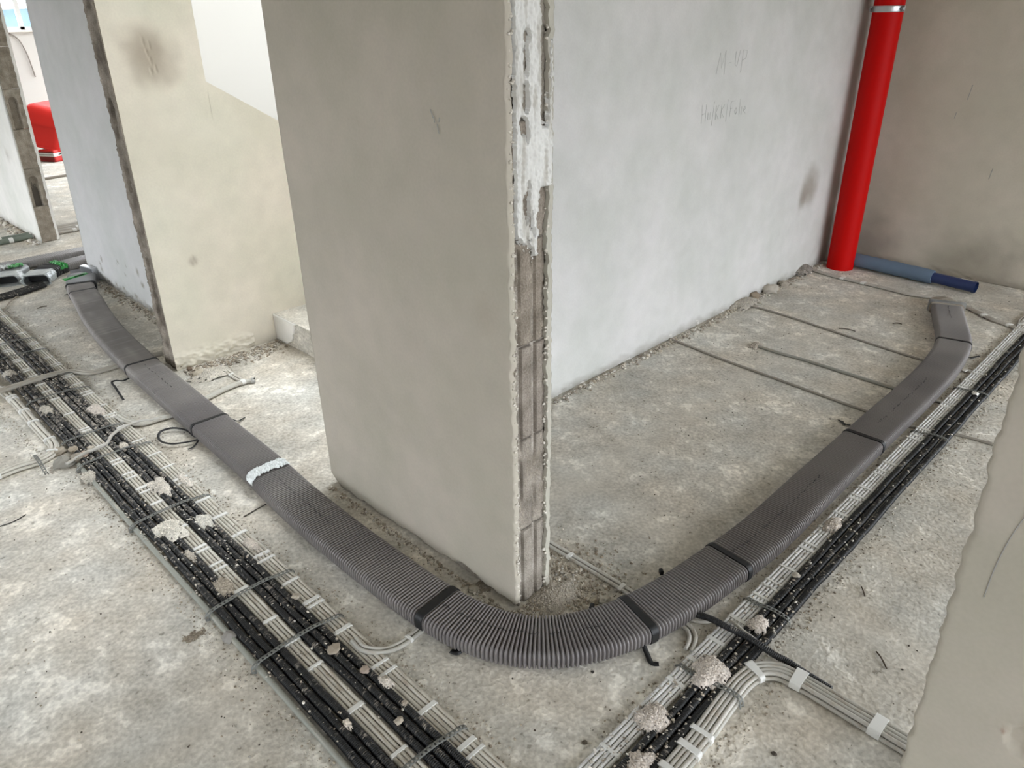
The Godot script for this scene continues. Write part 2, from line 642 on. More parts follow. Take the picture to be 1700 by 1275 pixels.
func face_x(z0: float, z1: float, y0: float, y1: float, x: float, salt: float, lean := 0.0) -> Callable:
	return func(s: float, t: float) -> Vector3:
		var p := Vector3(x, lerpf(y0, y1, t * t if y0 < 0.1 else t), lerpf(z0, z1, s))
		p.x += 0.002 * soft.get_noise_3d(p.z * 40.0, p.y * 40.0, salt * 70.0) + lean * p.y
		if p.y < 0.06: p.x -= 0.010 * soft.get_noise_3d(p.z * 500.0, p.y * 700.0, salt) * (1.0 - p.y / 0.06)
		return p


func build_shell() -> void:
	var b := Boxes.new()
	b.add(Vector3(-4, -0.2, -16), Vector3(1.52, 0, 4)).add(Vector3(1.52, -0.2, -3.5), Vector3(9, 0, 4)).add(Vector3(1.52, -0.2, -16), Vector3(9, 0, -4.75))
	struct("floor", b.mesh(), M.floor, "bare grey concrete floor with pale plaster spills and grit")
	b = Boxes.new()
	b.add(Vector3(-4, 2.62, -16), Vector3(1.5, 2.8, 4)).add(Vector3(1.5, 2.62, -2.05), Vector3(9, 2.8, 4)).add(Vector3(1.5, 2.62, -12.2), Vector3(1.9, 2.8, -4.75)).add(Vector3(1.9, 2.62, -12.2), Vector3(5.6, 2.8, -10.3)).add(Vector3(1.9, 2.62, -8.9), Vector3(5.6, 2.8, -4.75)).add(Vector3(4.4, 2.62, -10.3), Vector3(5.6, 2.8, -8.9)).add(Vector3(1.9, 2.62, -10.3), Vector3(2.6, 2.8, -8.9)).add(Vector3(1.0, 4.3, -5.0), Vector3(2.0, 4.5, -1.8)).add(Vector3(4.9, 4.3, -5.0), Vector3(6, 4.5, -1.8)).add(Vector3(2.0, 4.3, -5.0), Vector3(4.9, 4.5, -4.5)).add(Vector3(2.0, 4.3, -2.3), Vector3(4.9, 4.5, -1.8))  # gaps over the stairs and far room are roof openings added to brighten them
	b.add(Vector3(1.1, 2.62, -3.4), Vector3(1.5, 2.8, -2.0))
	struct("ceiling", b.mesh(), M.shell, "plain pale ceiling above the bare rooms, with unseen roof openings added for daylight over the stairs and the far room")

	# the corridor room, its outer wall with two window openings
	b = Boxes.new()
	b.add(Vector3(-3.8, 0, -12.2), Vector3(-3.6, 2.62, -9.0)).add(Vector3(-3.8, 0, -9.0), Vector3(-3.6, 0.3, -3.4)).add(Vector3(-3.8, 2.5, -9.0), Vector3(-3.6, 2.62, -3.4))
	b.add(Vector3(-3.8, 0, -3.4), Vector3(-3.6, 2.62, 3.5))
	struct("wall_outer", b.mesh(), M.shell, "outer wall of the corridor room with a wide window opening")
	b = Boxes.new()
	b.add(Vector3(-3.8, 0, 3.3), Vector3(-3.2, 2.62, 3.5)).add(Vector3(-3.2, 2.5, 3.3), Vector3(0.7, 2.62, 3.5)).add(Vector3(-3.2, 0, 3.3), Vector3(0.7, 0.1, 3.5)).add(Vector3(0.7, 0, 3.3), Vector3(1.25, 2.62, 3.5))
	struct("wall_behind", b.mesh(), M.shell, "plastered wall of the corridor room with a balcony opening")
	b = Boxes.new()
	b.add(Vector3(-3.8, 0, -12.2), Vector3(1.35, 2.62, -12.0))
	struct("wall_corridor_end", b.mesh(), M.shell, "plain plastered wall at the far end of the corridor room")

	# the niche room: back wall, end wall, and a window wall out of view
	var back := struct("wall_back", slab(Vector3(1.235, 0, -2.05), Vector3(5.2, 2.62, -1.903)), M.shell, "white plastered wall behind the pier, running to the red pipe")
	var stains := [[Vector3(4.40, 0.545, -1.9), 0.11, Color(0.42, 0.37, 0.31), 0.75], [Vector3(4.33, 0.50, -1.9), 0.06, Color(0.40, 0.35, 0.30), 0.6], [Vector3(4.95, 0.12, -1.9), 0.25, Color(0.35, 0.30, 0.27), 0.8], [Vector3(4.9, 0.5, -1.9), 0.12, Color(0.5, 0.46, 0.42), 0.6]]
	obj("plaster", surf(face_z(1.232, 5.035, 0.004, 2.6, -1.9, 0.03, 2.0), 150, 90, 0.02, Vector3.BACK, wall_color(Color(1.0, 1.01, 1.03), stains, 1.0)), M.stained, back)
	scribble(back)
	var end := struct("wall_end", Boxes.new().add(Vector3(5.035, 0, -2.05), Vector3(5.2, 2.62, 0.5)).add(Vector3(5.035, 0, 0.5), Vector3(5.2, 0.1, 2.9)).add(Vector3(5.035, 2.5, 0.5), Vector3(5.2, 2.62, 2.9)).add(Vector3(5.035, 0, 2.9), Vector3(5.2, 2.62, 3.5)).mesh(), M.shell, "grey shaded end wall beyond the red and blue pipes")  # the unseen opening in this wall is added to bring more daylight into the niche
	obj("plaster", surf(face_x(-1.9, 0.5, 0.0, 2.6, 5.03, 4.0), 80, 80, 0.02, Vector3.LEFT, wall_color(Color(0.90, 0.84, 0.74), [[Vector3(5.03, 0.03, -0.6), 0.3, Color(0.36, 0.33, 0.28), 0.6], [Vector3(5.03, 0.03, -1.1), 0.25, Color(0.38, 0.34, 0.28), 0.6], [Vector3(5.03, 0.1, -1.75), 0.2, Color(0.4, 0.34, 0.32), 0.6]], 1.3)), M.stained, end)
	for q in [[0.865, -1.45, 0.03], [0.80, -1.30, 0.06], [0.72, -1.36, 0.05], [0.66, -1.12, 0.06], [1.1, -1.33, 0.08], [0.95, -1.38, 0.05]]:
		obj("scratch", strip(PackedVector3Array([Vector3(5.0305, q[0], q[1]), Vector3(5.0305, q[0] - q[2], q[1] - q[2] * 0.12)]), 0.004, 0.0008, false, 0.01, Vector3.LEFT), M.pencil, end)
	b = Boxes.new()
	b.add(Vector3(1.1, 0, 3.3), Vector3(1.3, 2.62, 3.5)).add(Vector3(1.3, 2.55, 3.3), Vector3(4.9, 2.62, 3.5)).add(Vector3(4.9, 0, 3.3), Vector3(5.2, 2.62, 3.5))
	struct("wall_window_side", b.mesh(), M.shell, "wall of the niche room with a tall window opening")

	# near wall at the right edge of the view
	var near := struct("wall_near", slab(Vector3(1.112, 0, 0.05), Vector3(1.235, 2.62, 3.4)), M.shell, "plastered wall end close by with a ragged corner")
	var zs := [0.0]
	var corner := func(y: float) -> float:
		return -0.134 - 0.018 * clampf(y, 0.0, 1.3) + 0.0045 * soft.get_noise_2d(y * 240.0, 7.0) + 0.003 * soft.get_noise_2d(y * 900.0, 70.0)
	var near_face := func(s: float, t: float) -> Vector3:
		var y := lerpf(0.0, 2.6, t)
		var e: float = corner.call(y)
		var k := s * 90.0
		var p := Vector3(1.10, y, e)
		if k < 1.0: p = Vector3(1.235, y, e + 0.004 * (1.0 - k))
		elif k < 2.0: p = Vector3(1.109, y, e)
		elif k < 3.0: p = Vector3(1.103, y, e + 0.0015)
		elif k < 4.0: p = Vector3(1.1005, y, e + 0.005)
		elif k < 70.0: p.z = e + 0.010 + (k - 4.0) * 0.0045
		else: p.z = e + 0.307 + (k - 70.0) * 0.06
		if k >= 4.0:
			p.x += 0.0015 * soft.get_noise_3d(p.z * 60.0, y * 60.0, 9.0)
			var d := Vector2((p.z - 0.006), (y - 0.473) * 0.85).length() + 0.004 * soft.get_noise_2d(p.z * 900.0, y * 900.0)
			if d < 0.026: p.x += 0.012 * clampf((0.026 - d) / 0.006, 0.0, 1.0)
		return p
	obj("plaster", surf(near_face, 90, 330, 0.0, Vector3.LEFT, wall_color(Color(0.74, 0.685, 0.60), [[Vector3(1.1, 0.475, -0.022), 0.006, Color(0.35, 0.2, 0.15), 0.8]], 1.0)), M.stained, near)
	obj("crack", strip(smooth_path([Vector3(1.0992, 0.885, -0.085), Vector3(1.0992, 0.82, -0.098), Vector3(1.0992, 0.76, -0.104), Vector3(1.0992, 0.70, -0.105)], 0.01), 0.0012, 0.0008, false, 0.01, Vector3.LEFT), M.pencil, near)

	build_pier()
	build_stairwell()
	build_far()


func scribble(wall: Node3D) -> void:
	# pencil notes on the wall, drawn stroke by stroke: each stroke a list of points in letter units
	var lines := [
		[Vector3(3.205, 1.245, -1.8985), 0.062, 0.072, [
			[[0, 0], [0.25, 1.2], [0.42, 0.3], [0.72, 1.3], [0.75, -0.1]], [[1.05, 0.55], [1.35, 0.6]], [[1.7, 1.2], [1.72, 0.4], [1.9, 0.3], [2.1, 1.25]], [[2.35, -0.1], [2.4, 1.25], [2.8, 1.2], [2.75, 0.75], [2.42, 0.65]]]],
		[Vector3(3.115, 1.045, -1.8985), 0.052, 0.062, [
			[[0, 1.2], [0.05, -0.1]], [[0.05, 0.5], [0.5, 0.6]], [[0.5, 1.2], [0.52, 0]], [[0.8, 0.6], [0.8, 0.1], [1.1, 0.1], [1.1, 0.6]], [[1.5, 1.3], [1.4, -0.4]], [[1.8, 1.0], [1.8, 0]], [[2.15, 1.0], [1.8, 0.5], [2.2, 0]], [[2.5, 1.0], [2.5, 0]], [[2.9, 1.0], [2.5, 0.5], [2.95, 0]], [[3.3, 1.3], [3.25, -0.3]],
			[[3.7, 0], [3.75, 1.1], [4.3, 1.1]], [[3.75, 0.6], [4.1, 0.6]], [[4.5, 0.1], [4.3, 0.35], [4.5, 0.6], [4.7, 0.35], [4.5, 0.1]], [[5.0, 1.2], [5.0, 0]], [[5.3, 0.6], [5.3, 0]], [[5.6, 0.3], [5.9, 0.4], [5.75, 0.6], [5.55, 0.3], [5.9, 0.05]]]]]
	for l in lines:
		for stroke in l[3]:
			var pts := PackedVector3Array()
			for q in stroke:
				pts.append(l[0] + Vector3(q[0] * l[1] * (1.5 if l[1] > 0.06 else 1.3), q[1] * l[2], 0))
			obj("pencil_stroke", strip(pts, 0.0013, 0.0005, false, 0.01, Vector3.BACK), M.pencil, wall)


func block_face(x0: float, x1: float, y0: float, y1: float, z: float, salt: int, worn: float) -> Callable:
	return func(s: float, t: float) -> Vector3:
		var p := Vector3(lerpf(x0, x1, s), lerpf(y0, y1, t), z)
		var g := 0.0
		for q in [[0.15, 0.075], [0.61, 0.07]]:
			if absf(s - q[0]) < q[1]: g = -0.013
		if s > 0.88: g = -0.006
		if absf(s - 0.40) < 0.012: g += 0.001
		var w: float = worn * clampf(0.4 + soft.get_noise_3d(p.x * 500.0, p.y * 130.0, salt * 30.0) * 2.2, 0.0, 1.0)
		g = lerpf(g, -0.001 + 0.004 * soft.get_noise_3d(p.x * 900.0, p.y * 300.0, salt * 11.0), w)
		p.z += g + 0.0006 * fine.get_noise_3dv(p * 900.0)
		return p


func build_pier() -> void:
	var pier := struct("wall_center", slab(Vector3(1.116, 0, -2.04), Vector3(1.227, 2.62, -1.132)), M.block, "free-standing plastered pier with its broken block end bare")
	# plaster skin towards the corridor: ragged vertical edge, foot broken away towards the corner
	var rag := func(y: float) -> float:
		return -1.119 + 0.006 * soft.get_noise_2d(y * 330.0, 3.0) + 0.004 * soft.get_noise_2d(y * 1300.0, 33.0)
	var foot := func(z: float) -> float:
		var k := clampf((z + 1.9) / 0.6, 0.0, 1.0)
		var y := 0.006 + 0.014 * k + 0.012 * soft.get_noise_2d(z * 170.0, 12.0) + 0.006 * soft.get_noise_2d(z * 600.0, 80.0)
		y += 0.016 * clampf(1.0 - absf(z + 1.33) / 0.09, 0.0, 1.0)
		if z < -1.99: y += (-1.99 - z) * 0.5
		return maxf(y, 0.002)
	var skin := func(s: float, t: float) -> Vector3:
		var top := 2.6
		var y := lerpf(0.0, top, pow(t, 1.3))
		var z := lerpf(-2.05, rag.call(y), s)
		var f: float = foot.call(z)
		if y < 0.12: y = lerpf(f, 0.12, y / 0.12)
		z = lerpf(-2.05, rag.call(y), s)
		var p := Vector3(1.10, y, z)
		p.x += 0.0018 * soft.get_noise_3d(z * 45.0, y * 45.0, 4.0)
		var e := (1.0 - s) * 0.93
		if e < 0.022: p.x += 0.004 * absf(soft.get_noise_2d(y * 800.0, z * 800.0)) * (1.0 - e / 0.022)
		return p
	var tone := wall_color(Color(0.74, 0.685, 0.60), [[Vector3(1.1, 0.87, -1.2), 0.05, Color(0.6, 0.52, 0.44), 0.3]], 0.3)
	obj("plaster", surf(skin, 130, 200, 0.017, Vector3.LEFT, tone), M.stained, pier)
	for q in [[1.315, -1.355, 0.018, 0.4], [1.30, -1.345, 0.012, 0.1], [1.285, -1.335, 0.02, 0.25], [1.30, -1.325, 0.01, -0.3]]:
		obj("scratch", strip(PackedVector3Array([Vector3(1.0975, q[0], q[1]), Vector3(1.0975, q[0] - q[2], q[1] + q[2] * q[3])]), 0.0022, 0.0008, false, 0.01, Vector3.LEFT), M.pencil, pier)
	# plaster skin on the niche side, seen edge on
	var rag2 := func(y: float) -> float:
		return -1.117 + 0.004 * soft.get_noise_2d(y * 420.0, 21.0) + 0.003 * soft.get_noise_2d(y * 1500.0, 45.0)
	var inner := func(y: float) -> float:
		return 1.225 + 0.006 * soft.get_noise_2d(y * 380.0, 51.0) + 0.004 * soft.get_noise_2d(y * 1400.0, 61.0)
	var rim := func(s: float, t: float) -> Vector3:
		var y := lerpf(0.002, 2.6, t)
		var z: float = rag2.call(y)
		var x0: float = inner.call(y)
		if s < 0.7: return Vector3(lerpf(x0, 1.242, s / 0.7), y, z - 0.002 * absf(soft.get_noise_2d(s * 500.0, y * 900.0)))
		return Vector3(1.2435, y, lerpf(z, -1.91, (s - 0.7) / 0.3))
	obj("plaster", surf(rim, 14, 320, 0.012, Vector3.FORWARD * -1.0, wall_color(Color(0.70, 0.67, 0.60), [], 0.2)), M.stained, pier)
	# the blocks of the bare end
	var ys := [0.0, 0.253, 0.535, 0.791, 1.048, 1.305, 1.562, 1.82, 2.08, 2.34, 2.6]
	for k in ys.size() - 1:
		var worn: float = [0.0, 0.9, 0.05, 0.85, 0.3, 0.2, 0.2, 0.2, 0.2, 0.2][k]
		var tint: Color = [Color(0.80, 0.79, 0.77), Color(0.70, 0.68, 0.66), Color(0.72, 0.69, 0.67), Color(0.66, 0.62, 0.58), Color(0.68, 0.64, 0.61)][k % 5]
		var c := func(s: float, _t: float, p: Vector3) -> Color:
			var w: float = worn * clampf(0.4 + soft.get_noise_3d(p.x * 500.0, p.y * 130.0, k * 30.0) * 2.2, 0.0, 1.0)
			return tint.lerp(Color(0.95, 0.92, 0.86), w * clampf(fine.get_noise_3dv(p * 500.0) + 0.2, 0.0, 1.0))
		obj("brick", surf(block_face(1.116, 1.228, ys[k] + (0.0025 if k else 0.0), ys[k + 1] - 0.0025, -1.123 - 0.0015 * (k % 2), k, worn), 44, 46, 0.012, Vector3.BACK, c), M.block, pier)
	# white setting plaster smeared over the upper blocks, with gaps
	var gaps := [[0.31, 0.24, 0.05, 0.055], [0.30, 0.40, 0.05, 0.05], [0.24, 0.52, 0.09, 0.03], [0.80, 0.20, 0.09, 0.25], [0.73, 0.42, 0.04, 0.09], [0.33, 0.56, 0.03, 0.03], [0.37, 0.815, 0.03, 0.03], [0.30, 0.90, 0.05, 0.06], [0.62, 0.98, 0.03, 0.03], [0.34, 0.14, 0.06, 0.02], [0.86, 0.03, 0.10, 0.14], [0.50, 1.03, 0.03, 0.015], [0.43, 0.97, 0.04, 0.03]]
	var blob := func(s: float, t: float) -> bool:
		# t runs down from the top; measured from y 1.525 at 0 to 1.0 at 1.2
		var y := lerpf(2.5, 0.98, t)
		var v := (1.525 - y) / 0.446
		var w := 0.03 * soft.get_noise_2d(s * 160.0, v * 400.0) + 0.015 * soft.get_noise_2d(s * 600.0, v * 1500.0)
		if s < 0.03 + w * 0.6: return true
		var right := 0.99
		if v > 0.82: right = lerpf(0.66, 0.60, (v - 0.82) / 0.3)
		if s > right + w: return true
		var low := 1.0
		if s > 0.32 and s < 0.75: low = 1.17 - absf(s - 0.55) * 0.5
		elif s <= 0.32: low = 1.02 + s * 0.3
		if v > low + w * 1.5: return true
		for q in gaps:
			if Vector2((s - q[0]) / q[2], (v - q[1]) / q[3]).length() < 1.3 + w * 9.0: return true
		if v < -0.05 and soft.get_noise_2d(s * 90.0, v * 90.0) > 0.42: return true
		return false
	var smear := func(s: float, t: float) -> Vector3:
		var y := lerpf(2.5, 0.98, t)
		return Vector3(lerpf(1.118, 1.238, s), y, -1.1135 + 0.0045 * soft.get_noise_2d(s * 190.0, y * 330.0) + 0.0016 * fine.get_noise_2d(s * 24.0, y * 160.0))
	# s runs along x and t downwards, so the front would face away: run s backwards
	var smear_b := func(s: float, t: float) -> Vector3: return smear.call(1.0 - s, t)
	var blob_b := func(s: float, t: float) -> bool: return blob.call(1.0 - s, t)
	obj("plaster_smear", surf(smear_b, 60, 520, 0.011, Vector3.BACK, func(s: float, _t: float, p: Vector3) -> Color: return Color(0.66, 0.645, 0.61).lerp(Color(0.46, 0.43, 0.38), clampf(soft.get_noise_3d(s * 90.0, p.y * 120.0, 5.0) * 2.2 - 0.1, 0.0, 0.8)), blob_b), M.gypsum, pier)
	# crumbs of plaster stuck along the ragged edges
	rng.seed = 77
	var bits := MultiMesh.new()
	bits.transform_format = MultiMesh.TRANSFORM_3D
	bits.mesh = lump_shape(5, 0.5, 0.8, 5, 7)
	bits.instance_count = 420
	for k in 420:
		var y := rng.randf_range(0.01, 1.6)
		var q := Vector3(rng.randf_range(1.108, 1.121), y, -1.120 + rng.randf_range(-0.004, 0.003)) if k % 3 else Vector3(rng.randf_range(1.219, 1.232), y, -1.121 + rng.randf_range(-0.003, 0.003))
		bits.set_instance_transform(k, Transform3D(Basis.from_euler(Vector3(rng.randf() * 6, rng.randf() * 6, 0)).scaled(Vector3.ONE * rng.randf_range(0.0014, 0.0045)), q))
	var mi := MultiMeshInstance3D.new()
	mi.multimesh = bits
	mi.material_override = mat(Color8(205, 198, 186), 0.95)
	put("plaster_crumbs", mi, pier)
	tag(mi, "plaster crumbs stuck along the broken edges", "", "", "stuff")


func build_stairwell() -> void:
	# parapet wall behind the pier: full height to x 1.51, then its top slopes down with the lower flight
	var outline := PackedVector2Array([Vector2(1.165, 0), Vector2(1.165, 2.62), Vector2(1.528, 2.62), Vector2(1.516, 1.9), Vector2(1.507, 1.261), Vector2(1.793, 1.085), Vector2(3.54, 0.0), Vector2(5.2, -1.02), Vector2(5.2, -1.6), Vector2(1.53, -1.6), Vector2(1.53, 0)])
	var st := SurfaceTool.new()
	st.begin(Mesh.PRIMITIVE_TRIANGLES)
	prism_z(st, outline, -3.54, -3.405)
	st.generate_normals()
	var par_o := struct("wall_stair", st.commit(), M.plaster, "cream plastered wall beside the steps with a top that slopes down")
	# front skin, finer, with chips, a stain and a rough foot
	var front := func(s: float, t: float) -> Vector3:
		var x := lerpf(1.10, 1.508, s)
		var y := lerpf(0.0, 2.6, t * t)
		x += (1.0 - s) * 0.028 * y / 1.6
		var p := Vector3(x, y, -3.40 + 0.002 * soft.get_noise_2d(x * 50.0, y * 50.0))
		if y < 0.1: p.z += 0.012 * soft.get_noise_2d(x * 300.0, y * 500.0) * (1.0 - y / 0.1) + 0.006 * (1.0 - y / 0.1)
		for d in [[1.277, 1.425, 0.007], [1.30, 1.41, 0.006], [1.283, 1.385, 0.006], [1.292, 1.355, 0.006], [1.285, 1.315, 0.007], [1.306, 1.32, 0.007], [1.279, 0.485, 0.006], [1.297, 0.49, 0.006], [1.289, 0.515, 0.006]]:
			var k = Vector2(p.x - d[0], (p.y - d[1]) * 0.45).length() / d[2]
			if k < 1.0: p.z -= 0.003 * (1.0 - k * k)
		return p
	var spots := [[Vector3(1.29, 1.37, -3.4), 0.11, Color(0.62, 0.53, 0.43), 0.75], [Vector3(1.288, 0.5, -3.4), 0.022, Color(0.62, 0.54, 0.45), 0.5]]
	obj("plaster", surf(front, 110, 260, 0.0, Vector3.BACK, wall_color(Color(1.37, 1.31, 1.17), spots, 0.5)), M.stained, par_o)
	var low := func(s: float, t: float) -> Vector3:
		var x := lerpf(1.508, 3.5, s)
		var top := 1.261 - (x - 1.507) * 0.616
		return Vector3(x, lerpf(0.0, top, t), -3.40 + 0.002 * soft.get_noise_2d(x * 50.0, t * 60.0))
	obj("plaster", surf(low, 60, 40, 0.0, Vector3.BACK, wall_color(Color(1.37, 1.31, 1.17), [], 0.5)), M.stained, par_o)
	# its bare end towards the corridor, corner bead knocked off
	var bare := func(s: float, t: float) -> Vector3:
		var y := lerpf(0.0, 2.6, t)
		var z := lerpf(-3.542, -3.402, s)
		var x := 1.10 + 0.026 * y / 1.6
		x += 0.006 + 0.007 * soft.get_noise_3d(y * 110.0, z * 420.0, 3.0) + 0.004 * fine.get_noise_3d(y * 420.0, z * 700.0, 9.0)
		if s > 0.95: x = 1.101 + 0.026 * y / 1.6
		if s < 0.06: x += 0.002
		var slot := 0.55 + 0.1 * soft.get_noise_2d(y * 30.0, 2.0)
		if y > 0.2 and absf(s - 0.45) < 0.10 and (y < 0.38 or soft.get_noise_2d(y * 60.0, 90.0) > 0.15): x += 0.016
		return Vector3(x, y, z - 0.004 * y)
	var bc := func(s: float, _t: float, p: Vector3) -> Color:
		var k := soft.get_noise_3dv(p * 130.0)
		var c := Color(0.72, 0.69, 0.65).lerp(Color(0.30, 0.27, 0.24), clampf(k * 1.5, 0.0, 1.0))
		if p.y > 0.28 and s > 0.2 and s < 0.9: c = c * 0.8
		return c.lerp(Color(1.0, 0.98, 0.92), clampf((s - 0.82) * 6.0, 0.0, 1.0))
	obj("broken_edge", surf(bare, 24, 300, 0.03, Vector3.LEFT, bc), M.block, par_o)
	# blue grey wall further along, face to the corridor
	var bl := struct("wall_left", slab(Vector3(1.405, 0, -5.26), Vector3(1.5, 2.62, -3.54)), M.shell, "cool grey plastered wall left of the broken edge, foot crumbling")
	var bf := func(s: float, t: float) -> Vector3:
		var y := lerpf(0.0, 2.6, t * t)
		var z := lerpf(-5.335 + 0.03 * y, -3.53, s)
		var p := Vector3(1.33 + 0.035 * y, y, z)
		p.x += 0.003 * soft.get_noise_2d(z * 40.0, y * 40.0)
		if y < 0.08: p.x += (1.0 - y / 0.08) * (0.012 + 0.02 * soft.get_noise_2d(z * 330.0, y * 500.0))
		return p
	var dabs := []
	rng.seed = 5
	for k in 26:
		var z := rng.randf_range(-5.25, -4.1)
		dabs.append([Vector3(1.335, pow(rng.randf(), 2.2) * 0.22 + 0.01, z), rng.randf_range(0.006, 0.02), Color(0.3, 0.27, 0.2), 0.7])
	obj("plaster", surf(bf, 120, 90, 0.07, Vector3.LEFT, wall_color(Color(0.78, 0.79, 0.81), dabs, 0.8)), M.stained, bl)
	# steps going up past the parapet, and the flight going down behind it
	var b := Boxes.new()
	for k in 7:
		b.add(Vector3(1.635 + 0.28 * k, 0, -3.4), Vector3(5.05, 0.142 + 0.171 * k, -2.05))
	var steps := struct("stairs", b.mesh(), M.floor, "raw concrete steps rising behind the pier, first riser half plastered")
	var riser := func(s: float, t: float) -> Vector3:
		var z := lerpf(-3.4, -3.17 + 0.03 * soft.get_noise_2d(t * 60.0, 4.0) - 0.11 * (1.0 - t), s)
		return Vector3(1.628, lerpf(0.004, 0.14, t), z)
	obj("plaster", surf(riser, 12, 14, 0.01, Vector3.LEFT), M.plaster, steps)
	b = Boxes.new()
	for k in 7:
		b.add(Vector3(1.52 + 0.28 * k, -1.7, -4.75), Vector3(1.80 + 0.28 * k, -0.17 * (k + 1), -3.54))
	b.add(Vector3(3.48, -1.7, -4.75), Vector3(5.2, -1.36, -2.05))
	struct("stairs", b.mesh(), M.floor, "concrete steps going down behind the sloping wall")
	struct("wall_stair_back", slab(Vector3(1.5, -1.7, -4.95), Vector3(5.4, 4.4, -4.75)), M.shell, "bright white wall at the back of the stairwell")
	b = Boxes.new()
	b.add(Vector3(5.05, -1.7, -4.75), Vector3(5.25, 1.25, -2.05)).add(Vector3(5.05, 3.9, -4.75), Vector3(5.25, 4.4, -2.05)).add(Vector3(5.05, 1.25, -2.3), Vector3(5.25, 3.9, -2.05)).add(Vector3(5.05, 1.25, -4.75), Vector3(5.25, 3.9, -4.6))
	b.add(Vector3(1.3, 2.62, -2.05), Vector3(5.25, 4.4, -1.9)).add(Vector3(1.3, 2.62, -4.75), Vector3(1.5, 4.4, -2.05))
	struct("wall_stair_end", b.mesh(), M.shell, "end wall of the stairwell with a tall window opening")


func prism_z(st: SurfaceTool, outline: PackedVector2Array, z0: float, z1: float) -> void:
	var tri := Geometry2D.triangulate_polygon(outline)
	for k in range(0, tri.size(), 3):
		var v := []
		for q in 3: v.append(outline[tri[k + q]])
		var ccw: bool = (v[1] - v[0]).cross(v[2] - v[0]) > 0.0
		var fr := [v[0], v[2], v[1]] if ccw else [v[0], v[1], v[2]]
		for q in fr: st.add_vertex(Vector3(q.x, q.y, z1))
		for q in [fr[0], fr[2], fr[1]]: st.add_vertex(Vector3(q.x, q.y, z0))
	var area := 0.0
	for k in outline.size():
		area += outline[k].cross(outline[(k + 1) % outline.size()])
	for k in outline.size():
		var a := outline[k]
		var c := outline[(k + 1) % outline.size()]
		if area < 0.0:
			var sw := a; a = c; c = sw
		for q in [[a, z1], [a, z0], [c, z0], [a, z1], [c, z0], [c, z1]]:
			st.add_vertex(Vector3(q[0].x, q[0].y, q[1]))


